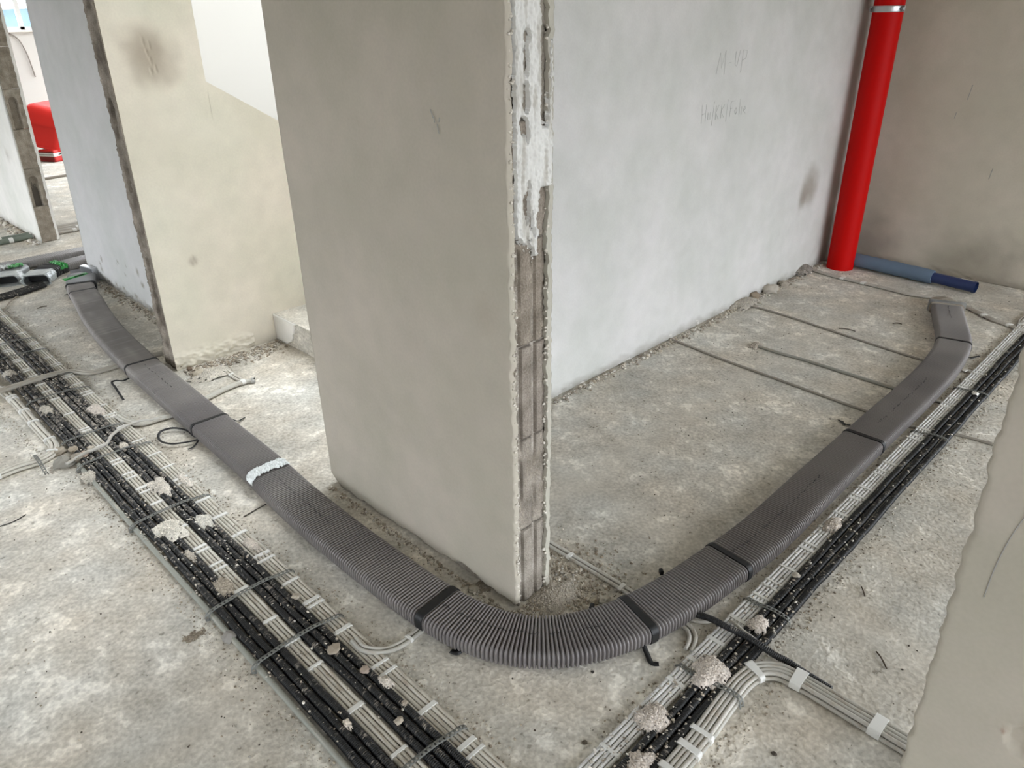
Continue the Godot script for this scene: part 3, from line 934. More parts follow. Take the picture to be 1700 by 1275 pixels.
func build_far() -> void:
	# the wall beyond the doorway on the left, its end showing hollow blocks laid on their side
	var w := struct("wall_far_left", slab(Vector3(1.39, 0, -12.0), Vector3(1.455, 2.62, -6.47)), M.shell_block, "white wall beyond the doorway, its end of bare grooved blocks")
	obj("plaster", surf(face_x(-12.0, -6.455, 0.0, 2.6, 1.345, 12.0, 0.03), 90, 70, 0.012, Vector3.LEFT, wall_color(Color(1.2, 1.2, 1.18), [[Vector3(1.35, 0.62, -6.75), 0.05, Color(0.7, 0.66, 0.6), 0.7]], 1.0)), M.stained, w)
	var ys := [0.0, 0.27, 0.545, 0.82, 1.09, 1.36, 1.63, 1.9, 2.2, 2.6]
	for k in ys.size() - 1:
		var f := func(s: float, t: float) -> Vector3:
			var y := lerpf(ys[k] + 0.001, ys[k + 1] - 0.001, t)
			var p := Vector3(lerpf(1.352, 1.462, s) + 0.03 * y, y, -6.452 + 0.0015 * fine.get_noise_2d(s * 200.0, y * 700.0) + 0.04 * y)
			if k == 1 or k == 3:
				var c := Vector2((s - 0.42) * 0.11, (t - clampf(t, -0.4, 0.70)) * 0.27).length()
				if c < 0.028: p.z -= 0.035 * clampf((0.028 - c) / 0.008, 0.0, 1.0)
			elif k > 0:
				if absf(s - 0.62) < 0.03: p.z -= 0.003
			return p
		var tone: Color = [Color(0.98, 0.95, 0.9), Color(0.9, 0.88, 0.83), Color(0.95, 0.92, 0.87)][k % 3]
		obj("brick", surf(f, 30, 44, 0.012, Vector3.BACK, func(_s: float, _t: float, p: Vector3) -> Color: return tone * (1.0 + 0.1 * soft.get_noise_3dv(p * 90.0))), M.block, w)
	var rimf := func(s: float, t: float) -> Vector3:
		var y := lerpf(0.0, 2.6, t)
		var x0 := 1.456 + 0.006 * soft.get_noise_2d(y * 300.0, 4.0)
		return Vector3(lerpf(x0, 1.474, s) + 0.03 * y, y, -6.449 + 0.04 * y)
	obj("plaster", surf(rimf, 6, 220, 0.014, Vector3.BACK), M.plaster, w)

	# far room: window wall with a high sill, side wall with daylight openings
	var b := Boxes.new()
	b.add(Vector3(1.35, 0, -12.2), Vector3(9, 1.42, -12.0)).add(Vector3(1.35, 2.5, -12.2), Vector3(9, 2.62, -12.0)).add(Vector3(1.35, 1.42, -12.2), Vector3(1.9, 2.5, -12.0)).add(Vector3(4.2, 1.42, -12.2), Vector3(9, 2.5, -12.0))
	struct("wall_far", b.mesh(), M.shell, "far white wall under the window, seen through the doorway")
	b = Boxes.new()
	b.add(Vector3(5.4, 0, -12.2), Vector3(5.6, 2.62, -11.6)).add(Vector3(5.4, 0, -11.6), Vector3(5.6, 0.1, -5.6)).add(Vector3(5.4, 2.55, -11.6), Vector3(5.6, 2.62, -5.6)).add(Vector3(5.4, 0, -5.6), Vector3(5.6, 2.62, -4.75))
	struct("wall_far_side", b.mesh(), M.shell, "side wall of the far room with a wide window opening")
	b = Boxes.new()
	for q in [[1.9, 1.94, 1.42, 2.5], [3.02, 3.07, 1.42, 2.5], [4.16, 4.2, 1.42, 2.5], [1.94, 4.16, 1.42, 1.46], [1.94, 4.16, 2.46, 2.5]]:
		b.add(Vector3(q[0], q[2], -12.13), Vector3(q[1], q[3], -12.07))
	var win := struct("window_1", b.mesh(), M.frame, "window in the far wall at the top left, white sky beyond")
	obj("window_sill", slab(Vector3(1.9, 1.40, -12.07), Vector3(4.2, 1.425, -11.93)), M.plaster, win)
	obj("pane", slab(Vector3(1.94, 1.46, -12.104), Vector3(4.16, 2.46, -12.098)), M.glass, win)
	# land outside, a long ridge far away
	var ridge := func(s: float, t: float) -> Vector3:
		var x := lerpf(-500.0, 700.0, t)
		var hgt := 4.0 + 6.0 * (soft.get_noise_2d(x * 0.25, 8.0) + 0.6)
		var z := -420.0 + 30.0 * soft.get_noise_2d(x * 0.3, 30.0) + s * 60.0
		return Vector3(x, lerpf(hgt, -30.0, s), z)
	struct("hills", surf(ridge, 4, 90, 20.0, Vector3.UP), M.sky_land, "low blue hills on the horizon outside the far window")


# ---------------------------------------------------------------- the ducts

func duct_colored(path: PackedVector3Array, hw: float, hh: float, deep: float, dusty_to: float) -> ArrayMesh:
	var sec := rounded(hw, hh, 0.020, 6)
	var m := sweep(path, sec, ribs(path.size(), 6, deep), lin(114, 109, 107), 0.0, Color.WHITE, true)
	var arr := m.surface_get_arrays(0)
	var V: PackedVector3Array = arr[Mesh.ARRAY_VERTEX]
	var C: PackedColorArray = arr[Mesh.ARRAY_COLOR]
	for k in V.size():
		var p := V[k]
		var d := 0.10 + 0.16 * soft.get_noise_3d(p.x * 60.0, p.y * 60.0, p.z * 60.0)
		if p.z < dusty_to:
			var f := clampf((dusty_to - p.z) / 0.5, 0.0, 1.0)
			d += f * (0.12 + 0.4 * maxf(0.0, soft.get_noise_3d(p.x * 500.0, 0.0, p.z * 40.0)) + 0.35 * maxf(0.0, soft.get_noise_3d(p.x * 50.0, 9.0, p.z * 700.0) - 0.15))
		if p.y < 0.03: d *= 0.5
		C[k] = C[k].lerp(lin(186, 180, 172), clampf(d, 0.0, 0.75))
	arr[Mesh.ARRAY_COLOR] = C
	var out := ArrayMesh.new()
	out.add_surface_from_arrays(Mesh.PRIMITIVE_TRIANGLES, arr)
	return out


func build_ducts() -> void:
	var y := 0.0295
	var line := [Vector3(1.205, y, -5.07), Vector3(1.165, y, -4.95), Vector3(1.115, y, -4.65), Vector3(1.063, y, -4.35), Vector3(1.02, y, -4.0), Vector3(0.985, y, -3.52), Vector3(0.974, y, -3.22), Vector3(0.957, y, -2.716), Vector3(0.945, y, -2.27), Vector3(0.928, y, -2.0), Vector3(0.921, y, -1.73), Vector3(0.923, y, -1.51), Vector3(0.930, y, -1.31), Vector3(0.951, y, -1.15), Vector3(0.997, y, -1.030), Vector3(1.088, y, -0.928), Vector3(1.232, y, -0.852), Vector3(1.40, y, -0.810), Vector3(1.60, y, -0.786), Vector3(1.82, y, -0.768), Vector3(2.25, y, -0.769), Vector3(2.70, y, -0.768), Vector3(3.22, y, -0.767), Vector3(3.57, y, -0.782), Vector3(3.84, y, -0.823), Vector3(4.12, y, -0.925), Vector3(4.34, y, -1.01)]
	var path := smooth_path(line, 0.00172)
	var duct := thing("flat_duct", "long grey ribbed flat duct bending round the foot of the pier", "duct", Vector3(1.0, 0, -1.05))
	obj("body", duct_colored(path, 0.077, 0.0285, 0.0095, -2.9), M.duct, duct)
	# the printed line along its back: short broken strokes
	var print_line := SurfaceTool.new()
	print_line.begin(Mesh.PRIMITIVE_TRIANGLES)
	rng.seed = 31
	for span in [[Vector3(0.985, y, -3.45), Vector3(0.97, y, -3.12)], [Vector3(0.945, y, -2.24), Vector3(0.926, y, -1.75)], [Vector3(0.937, y, -1.28), Vector3(1.19, y, -0.88)], [Vector3(1.62, y, -0.78), Vector3(2.25, y, -0.76)], [Vector3(2.75, y, -0.76), Vector3(3.3, y, -0.765)], [Vector3(4.12, y, -0.925), Vector3(4.3, y, -0.99)]]:
		var a := at_station(path, span[0])
		var b := at_station(path, span[1])
		var i := a
		while i < b:
			var run := rng.randi_range(1, 4)
			var q := shifted(path.slice(i, i + run + 2), rng.randf_range(-0.003, 0.003), 0.0287)
			if q.size() > 1: print_line.append_from(strip(q, rng.randf_range(0.0015, 0.004), 0.0006), 0, Transform3D.IDENTITY)
			i += run + rng.randi_range(2, 7) if rng.randf() < 0.8 else rng.randi_range(9, 22)
	obj("printed_line", print_line.commit(), M.ink, duct)
	# far right end: a dusty beige collar
	var tail := path.slice(path.size() - 20, path.size())
	obj("end_collar", sweep(tail, rounded(0.084, 0.0292, 0.018, 5)), M.beige, duct)
	obj("end_flange", sweep(smooth_path([Vector3(4.332, y + 0.006, -1.007), Vector3(4.342, y + 0.006, -1.011)], 0.004), rounded(0.091, 0.0350, 0.012, 4)), M.steel, duct)
	var hub := lump_shape(2, 0.12, 0.5, 8, 12)
	var hb := obj("end_cap", hub, M.beige, duct)
	hb.position += Vector3(4.41, 0.03, -1.04)
	hb.scale = Vector3(0.055, 0.06, 0.075)
	# left end: collar with a green label, then a rounded adapter
	var head := smooth_path([Vector3(1.235, y + 0.003, -5.15), Vector3(1.205, y + 0.003, -5.07), Vector3(1.18, y + 0.002, -4.99)], 0.005)
	obj("start_collar", sweep(head, rounded(0.083, 0.0315, 0.018, 5)), M.adapter, duct)
	obj("seal_ring", sweep(smooth_path([Vector3(1.182, y + 0.002, -4.995), Vector3(1.176, y + 0.002, -4.98)], 0.004), rounded(0.0845, 0.0325, 0.019, 5)), M.black, duct)
	var adapt := PackedVector3Array()
	var bulge := PackedFloat32Array()
	for k in 15:
		var f := k / 14.0
		adapt.append(Vector3(1.235, y + 0.004, -5.15).lerp(Vector3(1.275, y + 0.004, -5.285), f))
		bulge.append(-0.001 - 0.060 * pow(f, 3.0))
	obj("adapter", sweep(adapt, rounded(0.085, 0.033, 0.02, 5), bulge), M.adapter, duct)
	var lab := obj("green_label", strip(smooth_path([Vector3(1.118, 0.0665, -5.095), Vector3(1.19, 0.0675, -5.112), Vector3(1.268, 0.0665, -5.135)], 0.01), 0.026, 0.001, false, 0.01, Vector3(0, 1, 0.35).normalized()), M.green, duct)
	tag(lab, "green label strip")
	obj("label_print", strip(PackedVector3Array([Vector3(1.185, 0.0698, -5.105), Vector3(1.25, 0.0698, -5.122)]), 0.010, 0.0006, false, 0.01, Vector3(0, 1, 0.35).normalized()), M.dark, duct)
	var brk := obj("steel_bracket", soft_box(Vector3(1.30, 0.045, -5.20), Vector3(0.018, 0.045, 0.07), 0.004, 0.25), M.steel, duct)
	tag(brk, "bright steel bracket")

	# a torn piece of clear tape left on the duct
	var ti := at_station(path, Vector3(0.95, y, -2.20))
	var tc := path[ti]
	var tt := tangent(path, ti)
	var ts := tt.cross(Vector3.UP).normalized()
	var tapef := func(s: float, t: float) -> Vector3:
		var across := lerpf(0.070, -0.084, t) 
		var along := (s - 0.5) * (0.052 + 0.016 * soft.get_noise_2d(t * 120.0, 3.0)) - 0.014 * t * (1.0 - t) * 4.0 + 0.006 * soft.get_noise_2d(t * 150.0, 50.0) + 0.012 * t
		var hgt := 0.0295 + 0.0025 + 0.010 * absf(soft.get_noise_2d(s * 140.0, t * 260.0)) + 0.003 * absf(fine.get_noise_2d(s * 10.0, t * 30.0))
		if absf(across) > 0.06: hgt -= (absf(across) - 0.06) * (absf(across) - 0.06) * 34.0
		return tc + tt * along - ts * across + Vector3.UP * hgt
	var tp := obj("torn_tape", surf(tapef, 16, 60), M.film)
	tag(tp, "crumpled torn piece of whitish tape stuck across the long grey duct", "tape")

	# black fixing straps round the duct
	var holds := [
		[Vector3(0.985, y, -3.50), 0.013, "behind the broken wall edge, its tail bent in an L", [Vector3(0.902, 0.012, -3.460), Vector3(0.875, 0.012, -3.452), Vector3(0.850, 0.012, -3.479), Vector3(0.834, 0.012, -3.478), Vector3(0.822, 0.012, -3.400), Vector3(0.803, 0.012, -3.250)]],
		[Vector3(0.957, y, -2.72), 0.013, "with a big loose loop lying beside it", [Vector3(0.886, 0.014, -2.677), Vector3(0.881, 0.014, -2.710), Vector3(0.878, 0.014, -2.783), Vector3(0.845, 0.014, -2.839), Vector3(0.806, 0.014, -2.845), Vector3(0.782, 0.014, -2.815), Vector3(0.773, 0.014, -2.763), Vector3(0.794, 0.014, -2.715), Vector3(0.831, 0.014, -2.689), Vector3(0.872, 0.014, -2.672), Vector3(0.884, 0.014, -2.673)]],
		[Vector3(0.935, y, -1.255), 0.022, "just left of the bend, wider than the others", [Vector3(0.907, 0.006, -1.124), Vector3(0.890, 0.006, -1.115), Vector3(0.878, 0.006, -1.118), Vector3(0.871, 0.006, -1.132)]],
		[Vector3(1.285, y, -0.84), 0.020, "just right of the bend, its long tail on the floor", [Vector3(1.241, 0.028, -0.803), Vector3(1.237, 0.016, -0.784), Vector3(1.222, 0.006, -0.757), Vector3(1.206, 0.004, -0.730), Vector3(1.216, 0.004, -0.715)]],
		[Vector3(1.66, y, -0.775), 0.016, "crossing where the white cables begin to run alongside", [Vector3(1.548, 0.012, -0.732), Vector3(1.543, 0.004, -0.732), Vector3(1.525, 0.004, -0.743)]],
		[Vector3(2.62, y, -0.764), 0.014, "in the middle of the straight right hand run", [Vector3(2.758, 0.006, -0.868), Vector3(2.751, 0.006, -0.882), Vector3(2.759, 0.006, -0.902), Vector3(2.768, 0.006, -0.921)]],
		[Vector3(3.82, y, -0.82), 0.013, "near the far end that bends to the red pipe", [Vector3(3.790, 0.006, -0.751), Vector3(3.775, 0.006, -0.726), Vector3(3.798, 0.006, -0.712), Vector3(3.828, 0.006, -0.699)]],
		[Vector3(1.14, y, -4.83), 0.010, "at the far left end below the green label", [Vector3(1.115, 0.004, -4.996), Vector3(1.092, 0.004, -4.989), Vector3(1.073, 0.004, -4.993)]]]
	for q in holds:
		var i := at_station(path, q[0])
		var half := int(q[1] / 0.00172 / 2) + 1
		var cut := path.slice(i - half, i + half + 1)
		var o := thing("fixing_strap", "black strap round the duct, " + q[2], "strap", Vector3(path[i].x, 0, path[i].z), "black straps over the long duct")
		obj("band", sweep(shifted(cut, 0.0, 0.0004), rounded(0.0792, 0.0300, 0.021, 6)), M.black, o)
		obj("tail", strip(smooth_path(q[3], 0.004), q[1] * 0.75, 0.0014, false, 0.01, Vector3.UP, [Vector3(0.3, 1, 0.2).normalized(), Vector3(0, 1, 0.5).normalized(), Vector3(0.2, 1, 0).normalized()]), M.black, o)
		if q[3].size() > 8:
			obj("tail", strip(smooth_path([Vector3(0.887, 0.006, -2.682), Vector3(0.862, 0.006, -2.655), Vector3(0.839, 0.006, -2.640), Vector3(0.825, 0.006, -2.642)], 0.004), q[1] * 0.6, 0.0014), M.black, o)
			obj("tail", strip(smooth_path([Vector3(1.024, 0.040, -2.728), Vector3(1.047, 0.020, -2.718), Vector3(1.066, 0.008, -2.707), Vector3(1.087, 0.006, -2.713), Vector3(1.103, 0.006, -2.718)], 0.004), q[1] * 0.6, 0.0014), M.black, o)
		if q[0].x > 2.5 and q[0].x < 2.7:
			obj("tail", strip(smooth_path([Vector3(2.744, 0.006, -0.882), Vector3(2.752, 0.006, -0.895), Vector3(2.768, 0.006, -0.906)], 0.004), 0.01, 0.0014), M.black, o)
		if q[0].x > 1.2 and q[0].x < 1.4:
			obj("buckle", soft_box(Vector3(1.246, 0.012, -0.962), Vector3(0.010, 0.010, 0.006), 0.003, 0.4), M.black, o)
		if q[0].x > 1.6 and q[0].x < 1.7:
			obj("buckle", soft_box(Vector3(1.509, 0.008, -0.911), Vector3(0.009, 0.007, 0.006), 0.003, 0.9), M.black, o)

	# the ducts beyond, running through the doorway on the left
	var far := smooth_path([Vector3(-1.2, y, -5.83), Vector3(0.2, y, -5.83), Vector3(1.0, y, -5.825), Vector3(2.2, y, -5.82)], 0.0035)
	var d2 := obj("flat_duct", sweep(far, rounded(0.066, 0.0265, 0.016, 4), ribs(far.size(), 4, 0.003), lin(142, 139, 138), 0.0), M.duct)
	tag(d2, "far grey ribbed duct nearest the doorway's white wall end", "duct")
	var mid := smooth_path([Vector3(1.215, y, -5.55), Vector3(1.35, y, -5.58), Vector3(1.6, y, -5.60), Vector3(2.2, y, -5.60)], 0.0035)
	var d3 := thing("flat_duct", "second far grey duct with green film and a black coupler", "duct", Vector3(1.3, 0, -5.58))
	obj("body", sweep(mid, rounded(0.066, 0.0265, 0.016, 4), ribs(mid.size(), 4, 0.003), lin(142, 139, 138), 0.0), M.duct, d3)
	var cup := smooth_path([Vector3(1.235, y, -5.557), Vector3(1.17, y, -5.535), Vector3(1.11, y, -5.47)], 0.004)
	obj("coupler", sweep(cup, rounded(0.076, 0.033, 0.016, 4), ribs(cup.size(), 6, 0.006)), mat(Color8(44, 43, 44), 0.45), d3)
	obj("elbow", sweep(smooth_path([Vector3(1.115, y, -5.475), Vector3(1.07, y, -5.415), Vector3(1.022, y, -5.345)], 0.006), rounded(0.070, 0.030, 0.024, 5), PackedFloat32Array(), Color.WHITE, 0.0, Color.WHITE, false), mat(Color8(120, 122, 122), 0.45), d3)
	film_wrap(d3, Vector3(1.025, y + 0.002, -5.35), Vector3(-0.55, 0, 0.83), 3)
	var gf := func(s: float, t: float) -> Vector3:
		var a := lerpf(-0.09, 0.085, t)
		var p := Vector3(1.205, 0.066, -5.545) + Vector3(0.25, 0, 0.97) * a + Vector3(0.97, 0, -0.25) * ((s - 0.5) * 0.05 + 0.02 * soft.get_noise_2d(t * 120.0, 4.0))
		p.y += 0.010 * soft.get_noise_2d(s * 160.0, t * 260.0) - maxf(0.0, absf(a) - 0.06) * 1.2
		return p
	var gm := obj("green_film", surf(gf, 10, 30), M.green, d3)
	tag(gm, "torn green film")
	var d4 := thing("duct_elbow", "film wrapped open duct end at the very left edge of the view", "duct", Vector3(0.9, 0, -5.5))
	obj("body", sweep(smooth_path([Vector3(1.02, y, -5.71), Vector3(0.95, y, -5.62), Vector3(0.885, y, -5.47)], 0.006), rounded(0.062, 0.030, 0.024, 5), PackedFloat32Array(), Color.WHITE, 0.0, Color.WHITE, false), mat(Color8(132, 134, 133), 0.45), d4)
	film_wrap(d4, Vector3(0.883, y + 0.002, -5.465), Vector3(-0.4, 0, 0.92), 8)
	var gf2 := func(s: float, t: float) -> Vector3:
		var p := Vector3(0.99, 0.072, -5.66) + Vector3(0.09 * (t - 0.5), 0, 0.06 * (s - 0.5))
		p.y += 0.02 * soft.get_noise_2d(s * 160.0, t * 190.0)
		return p
	obj("green_film", surf(gf2, 10, 16), mat(Color8(110, 190, 120), 0.3), d4)
	var wf := func(s: float, t: float) -> Vector3:
		var p := Vector3(0.93, 0.072, -5.67) + Vector3(0.08 * (t - 0.5), 0, 0.07 * (s - 0.5))
		p.y += 0.025 * soft.get_noise_2d(s * 190.0 + 70.0, t * 190.0)
		return p
	obj("white_film", surf(wf, 10, 16), M.film, d4)


# crumpled clear film round an open duct end, and the dark opening inside it
func film_wrap(parent: Node3D, at: Vector3, dir: Vector3, salt: int) -> void:
	var d := dir.normalized()
	var s := d.cross(Vector3.UP).normalized()
	var sec := rounded(0.072, 0.033, 0.026, 6)
	var n := sec.size()
	var f := func(a: float, b: float) -> Vector3:
		var j := int(round(b * n)) % n
		var q := sec[j]
		var al := lerpf(-0.11, 0.018, a)
		var k := 1.14 + 0.22 * soft.get_noise_3d(a * 120.0, j * 22.0, salt * 50.0) + 0.10 * a * (0.5 + soft.get_noise_2d(j * 40.0, salt * 30.0))
		return at + d * al + s * q.x * k + Vector3.UP * maxf(q.y * k, -at.y + 0.002)
	var rim := obj("rim", sweep(PackedVector3Array([at - d * 0.012, at - d * 0.004, at + d * 0.004]), rounded(0.0735, 0.0335, 0.026, 6), PackedFloat32Array(), Color.WHITE, 0.0, Color.WHITE, false), mat(Color8(160, 163, 162), 0.4), parent)
	obj("inner_end", sweep(PackedVector3Array([at - d * 0.05, at - d * 0.045]), rounded(0.062, 0.026, 0.02, 5)), M.dark, parent)
	obj("film", surf(f, 14, n), M.clear, parent)


# ---------------------------------------------------------------- hoses, cables and straps

func build_long_run() -> void:
	var far := -5.05
	var pipe := obj("conduit_pipe", sweep(smooth_path([Vector3(0.489, 0.0085, -2.83), Vector3(0.488, 0.0085, -2.2), Vector3(0.489, 0.0085, -1.6), Vector3(0.489, 0.0085, -0.35)], 0.05), circle(0.0080, 14), PackedFloat32Array(), lin(146, 147, 138), 0.22, lin(190, 182, 168)), M.cable)
	tag(pipe, "thin straight grey plastic pipe along the outer edge of the long hose run", "pipe")
	var names := ["outermost black ribbed hose, next to the thin grey pipe", "black ribbed hose in the middle of the outer three of the long run", "black ribbed hose outside the middle cable bundle of the long run", "black ribbed hose inside the middle cable bundle of the long run", "black ribbed hose in the middle of the inner three of the long run", "innermost black ribbed hose, beside the inner cable bundle of the long run"]
	var xs := [0.511, 0.5345, 0.557, 0.630, 0.6525, 0.6745]
	for k in 6:
		var pts := []
		rng.seed = 40 + k
		var z := far
		while z < -0.35:
			pts.append(Vector3(xs[k] + rng.randf_range(-0.002, 0.002), 0.0122 + rng.randf_range(0.0, 0.0025), z))
			z += 0.31
		pts.append(Vector3(xs[k], 0.012, -0.35))
		hose(names[k], pts, 0.0108, "hoses of the long run", 0.03 if k < 3 else 0.07)
	var lay4 := [[0.0175, 0.0], [0.006, 0.0015], [-0.0055, 0.0], [-0.017, 0.001]]
	for k in lay4.size(): lay4[k][1] += 0.0065
	# the path runs towards the viewer, so its right hand side is -x
	bundle("cable_bundle", "middle bundle of pale cables between the two sets of hoses in the long run", [Vector3(0.595, 0.004, far), Vector3(0.594, 0.004, -4.0), Vector3(0.592, 0.004, -3.2), Vector3(0.594, 0.005, -2.8), Vector3(0.594, 0.004, -2.3), Vector3(0.593, 0.004, -1.7), Vector3(0.592, 0.004, -1.2), Vector3(0.594, 0.004, -0.35)], lay4, 0.0050, even(4.6, 0.15, 3), Color(0.60, 0.565, 0.49))
	bundle("cable_bundle", "innermost bundle of pale cables along the duct side of the long run", [Vector3(0.705, 0.003, far), Vector3(0.708, 0.003, -4.0), Vector3(0.712, 0.003, -3.0), Vector3(0.715, 0.004, -2.6), Vector3(0.711, 0.003, -2.1), Vector3(0.713, 0.003, -1.6), Vector3(0.711, 0.003, -1.0), Vector3(0.713, 0.003, -0.35)], [[0.0225, 0.006], [0.0115, 0.007], [0.0, 0.006], [-0.0115, 0.0068], [-0.0225, 0.006]], 0.0049, even(4.6, 0.15, 9), Color(0.62, 0.585, 0.51))
	bundle("cable_bundle", "five pale cables at the left edge turning off to the left at the rubble", [Vector3(0.285, 0.002, -5.706), Vector3(0.348, 0.002, -4.812), Vector3(0.414, 0.002, -4.070), Vector3(0.461, 0.002, -3.667), Vector3(0.465, 0.002, -3.445), Vector3(0.464, 0.002, -3.252), Vector3(0.467, 0.002, -3.116), Vector3(0.467, 0.002, -3.056), Vector3(0.453, 0.002, -3.006), Vector3(0.427, 0.002, -2.976), Vector3(0.391, 0.002, -2.965), Vector3(0.320, 0.002, -2.973), Vector3(0.259, 0.002, -2.967), Vector3(0.127, 0.002, -2.967), Vector3(-0.015, 0.002, -2.965)], [[0.0135, 0.006], [0.0, 0.006], [-0.0135, 0.006], [0.007, 0.0165], [-0.007, 0.0165]], 0.0060, even(3.4, 0.16, 4), Color(0.60, 0.57, 0.50))
	bundle("cable_conduit", "dusty grey conduit lying across the left end of the long run", [Vector3(0.234, 0.033, -3.701), Vector3(0.439, 0.033, -3.706), Vector3(0.562, 0.033, -3.716), Vector3(0.626, 0.033, -3.721), Vector3(0.706, 0.020, -3.741), Vector3(0.752, 0.012, -3.726), Vector3(0.799, 0.008, -3.667), Vector3(0.932, 0.008, -3.653), Vector3(1.047, 0.008, -3.653), Vector3(1.133, 0.008, -3.646)], [[0.009, 0.0], [-0.007, 0.001]], 0.0085, [], Color(0.46, 0.43, 0.37))
	bundle("cable_bundle", "three pale cables leaving the long run and passing under the duct", [Vector3(0.729, 0.020, -3.101), Vector3(0.741, 0.018, -3.026), Vector3(0.777, 0.010, -2.979), Vector3(0.846, 0.010, -2.965), Vector3(0.919, 0.010, -2.956), Vector3(1.072, 0.010, -3.002), Vector3(1.184, 0.010, -3.029), Vector3(1.266, 0.010, -3.030), Vector3(1.303, 0.010, -3.009)], [[0.011, 0.0], [0.0, 0.002], [-0.011, 0.0]], 0.0058, [[0.62, 0.02], [1.02, 0.03], [1.2, 0.035]], Color(0.55, 0.53, 0.47), "", 0.012)
	bundle("loose_cable", "single pale cable lifting out of the middle bundle across the inner hoses", [Vector3(0.452, 0.024, -2.839), Vector3(0.511, 0.034, -2.851), Vector3(0.566, 0.034, -2.856), Vector3(0.605, 0.034, -2.866), Vector3(0.647, 0.034, -2.922), Vector3(0.702, 0.034, -2.954), Vector3(0.766, 0.020, -2.987), Vector3(0.838, 0.012, -2.961), Vector3(0.907, 0.008, -2.959)], [[0.0, 0.0]], 0.0062, [], Color(0.52, 0.5, 0.45), "", 0.012)
	bundle("cable_bundle", "two short pale cables at the foot of the cream wall", [Vector3(1.252, 0.007, -3.283), Vector3(1.260, 0.007, -3.235), Vector3(1.258, 0.007, -3.151), Vector3(1.259, 0.007, -3.075), Vector3(1.266, 0.007, -3.030)], [[0.008, 0.0], [-0.006, 0.0]], 0.0055, [[0.13, 0.012]], Color(0.6, 0.57, 0.5), "", 0.01)
	bundle("cable_bundle", "two pale cables branching from the long run under the duct near the bend", [Vector3(0.710, 0.020, -1.336), Vector3(0.709, 0.020, -1.295), Vector3(0.728, 0.016, -1.269), Vector3(0.760, 0.008, -1.253), Vector3(0.798, 0.008, -1.243), Vector3(0.844, 0.008, -1.245), Vector3(0.878, 0.008, -1.248), Vector3(0.961, 0.008, -1.243)], [[0.007, 0.0], [-0.006, 0.0]], 0.006, [[0.17, 0.01], [0.27, 0.012]], Color(0.5, 0.48, 0.43), "", 0.01)
	var wire := obj("loose_wire", sweep(smooth_path([Vector3(0.179, 0.003, -2.624), Vector3(0.214, 0.003, -2.620), Vector3(0.241, 0.003, -2.626), Vector3(0.259, 0.003, -2.635)], 0.01), circle(0.0016, 6)), M.dark)
	tag(wire, "short thin dark wire on the floor at the left edge", "wire")
	wire = obj("loose_wire", sweep(smooth_path([Vector3(0.771, 0.003, -2.081), Vector3(0.796, 0.003, -2.084), Vector3(0.837, 0.003, -2.090), Vector3(0.860, 0.003, -2.091)], 0.01), circle(0.002, 6)), mat(Color8(70, 64, 56), 0.8))
	tag(wire, "thin dark wire running out from under the long duct", "wire")
	wire = obj("loose_wire", sweep(smooth_path([Vector3(0.650, 0.006, -4.722), Vector3(0.724, 0.006, -4.914), Vector3(0.826, 0.006, -5.129), Vector3(0.915, 0.006, -5.224), Vector3(1.028, 0.006, -5.267)], 0.01), circle(0.004, 6)), mat(Color8(160, 150, 134), 0.8))
	tag(wire, "thin pale cable curving past the far black hoses", "wire")
	# perforated straps over the run, from the near end to the far end
	var zs := [[-0.93, "nearest the bottom edge of the view"], [-1.445, "beyond the round flat mortar blob"], [-1.71, "crossing a dusty dark stretch of hoses"], [-2.275, "beside the white dusty heap"], [-2.79, "just in front of the stone rubble"], [-3.02, "just behind the stone rubble"], [-3.50, "in front of the dusty grey conduit"], [-3.72, "behind the dusty grey conduit"], [-4.12, "second from the far end"], [-4.33, "farthest along the run"]]
	for q in zs:
		var z: float = q[0]
		var w := 0.474 if z > -2.85 else 0.486
		perforated_strap("grey perforated strap over the long run, " + q[1], [Vector3(w, 0.002, z + 0.006), Vector3(w + 0.003, 0.018, z + 0.003), Vector3(w + 0.018, 0.0245, z), Vector3(0.53, 0.0262, z - 0.002), Vector3(0.58, 0.0262, z - 0.006), Vector3(0.61, 0.0258, z - 0.006), Vector3(0.66, 0.0262, z - 0.004), Vector3(0.70, 0.0225, z), Vector3(0.731, 0.019, z + 0.002), Vector3(0.742, 0.012, z + 0.004), Vector3(0.745, 0.002, z + 0.005)], "perforated straps over the long run")
	perforated_strap("grey perforated strap round the five cables where they leave to the left", [Vector3(0.393, 0.002, -3.043), Vector3(0.388, 0.022, -2.990), Vector3(0.386, 0.030, -2.943), Vector3(0.383, 0.030, -2.880), Vector3(0.382, 0.022, -2.846), Vector3(0.386, 0.002, -2.857)], "perforated straps over the long run")
	# hoses that cross under the wrapped duct ends
	for k in 4:
		hose(["nearest", "second", "third", "farthest"][k] + " of four black hoses crossing under the film wrapped duct ends", [Vector3(-0.6, 0.012, -5.165 - 0.026 * k), Vector3(0.3, 0.012, -5.16 - 0.026 * k), Vector3(0.86, 0.012, -5.19 - 0.026 * k), Vector3(1.05, 0.012, -5.26 - 0.03 * k)], 0.0108, "hoses under the wrapped duct ends", 0.2, 0.008, false)


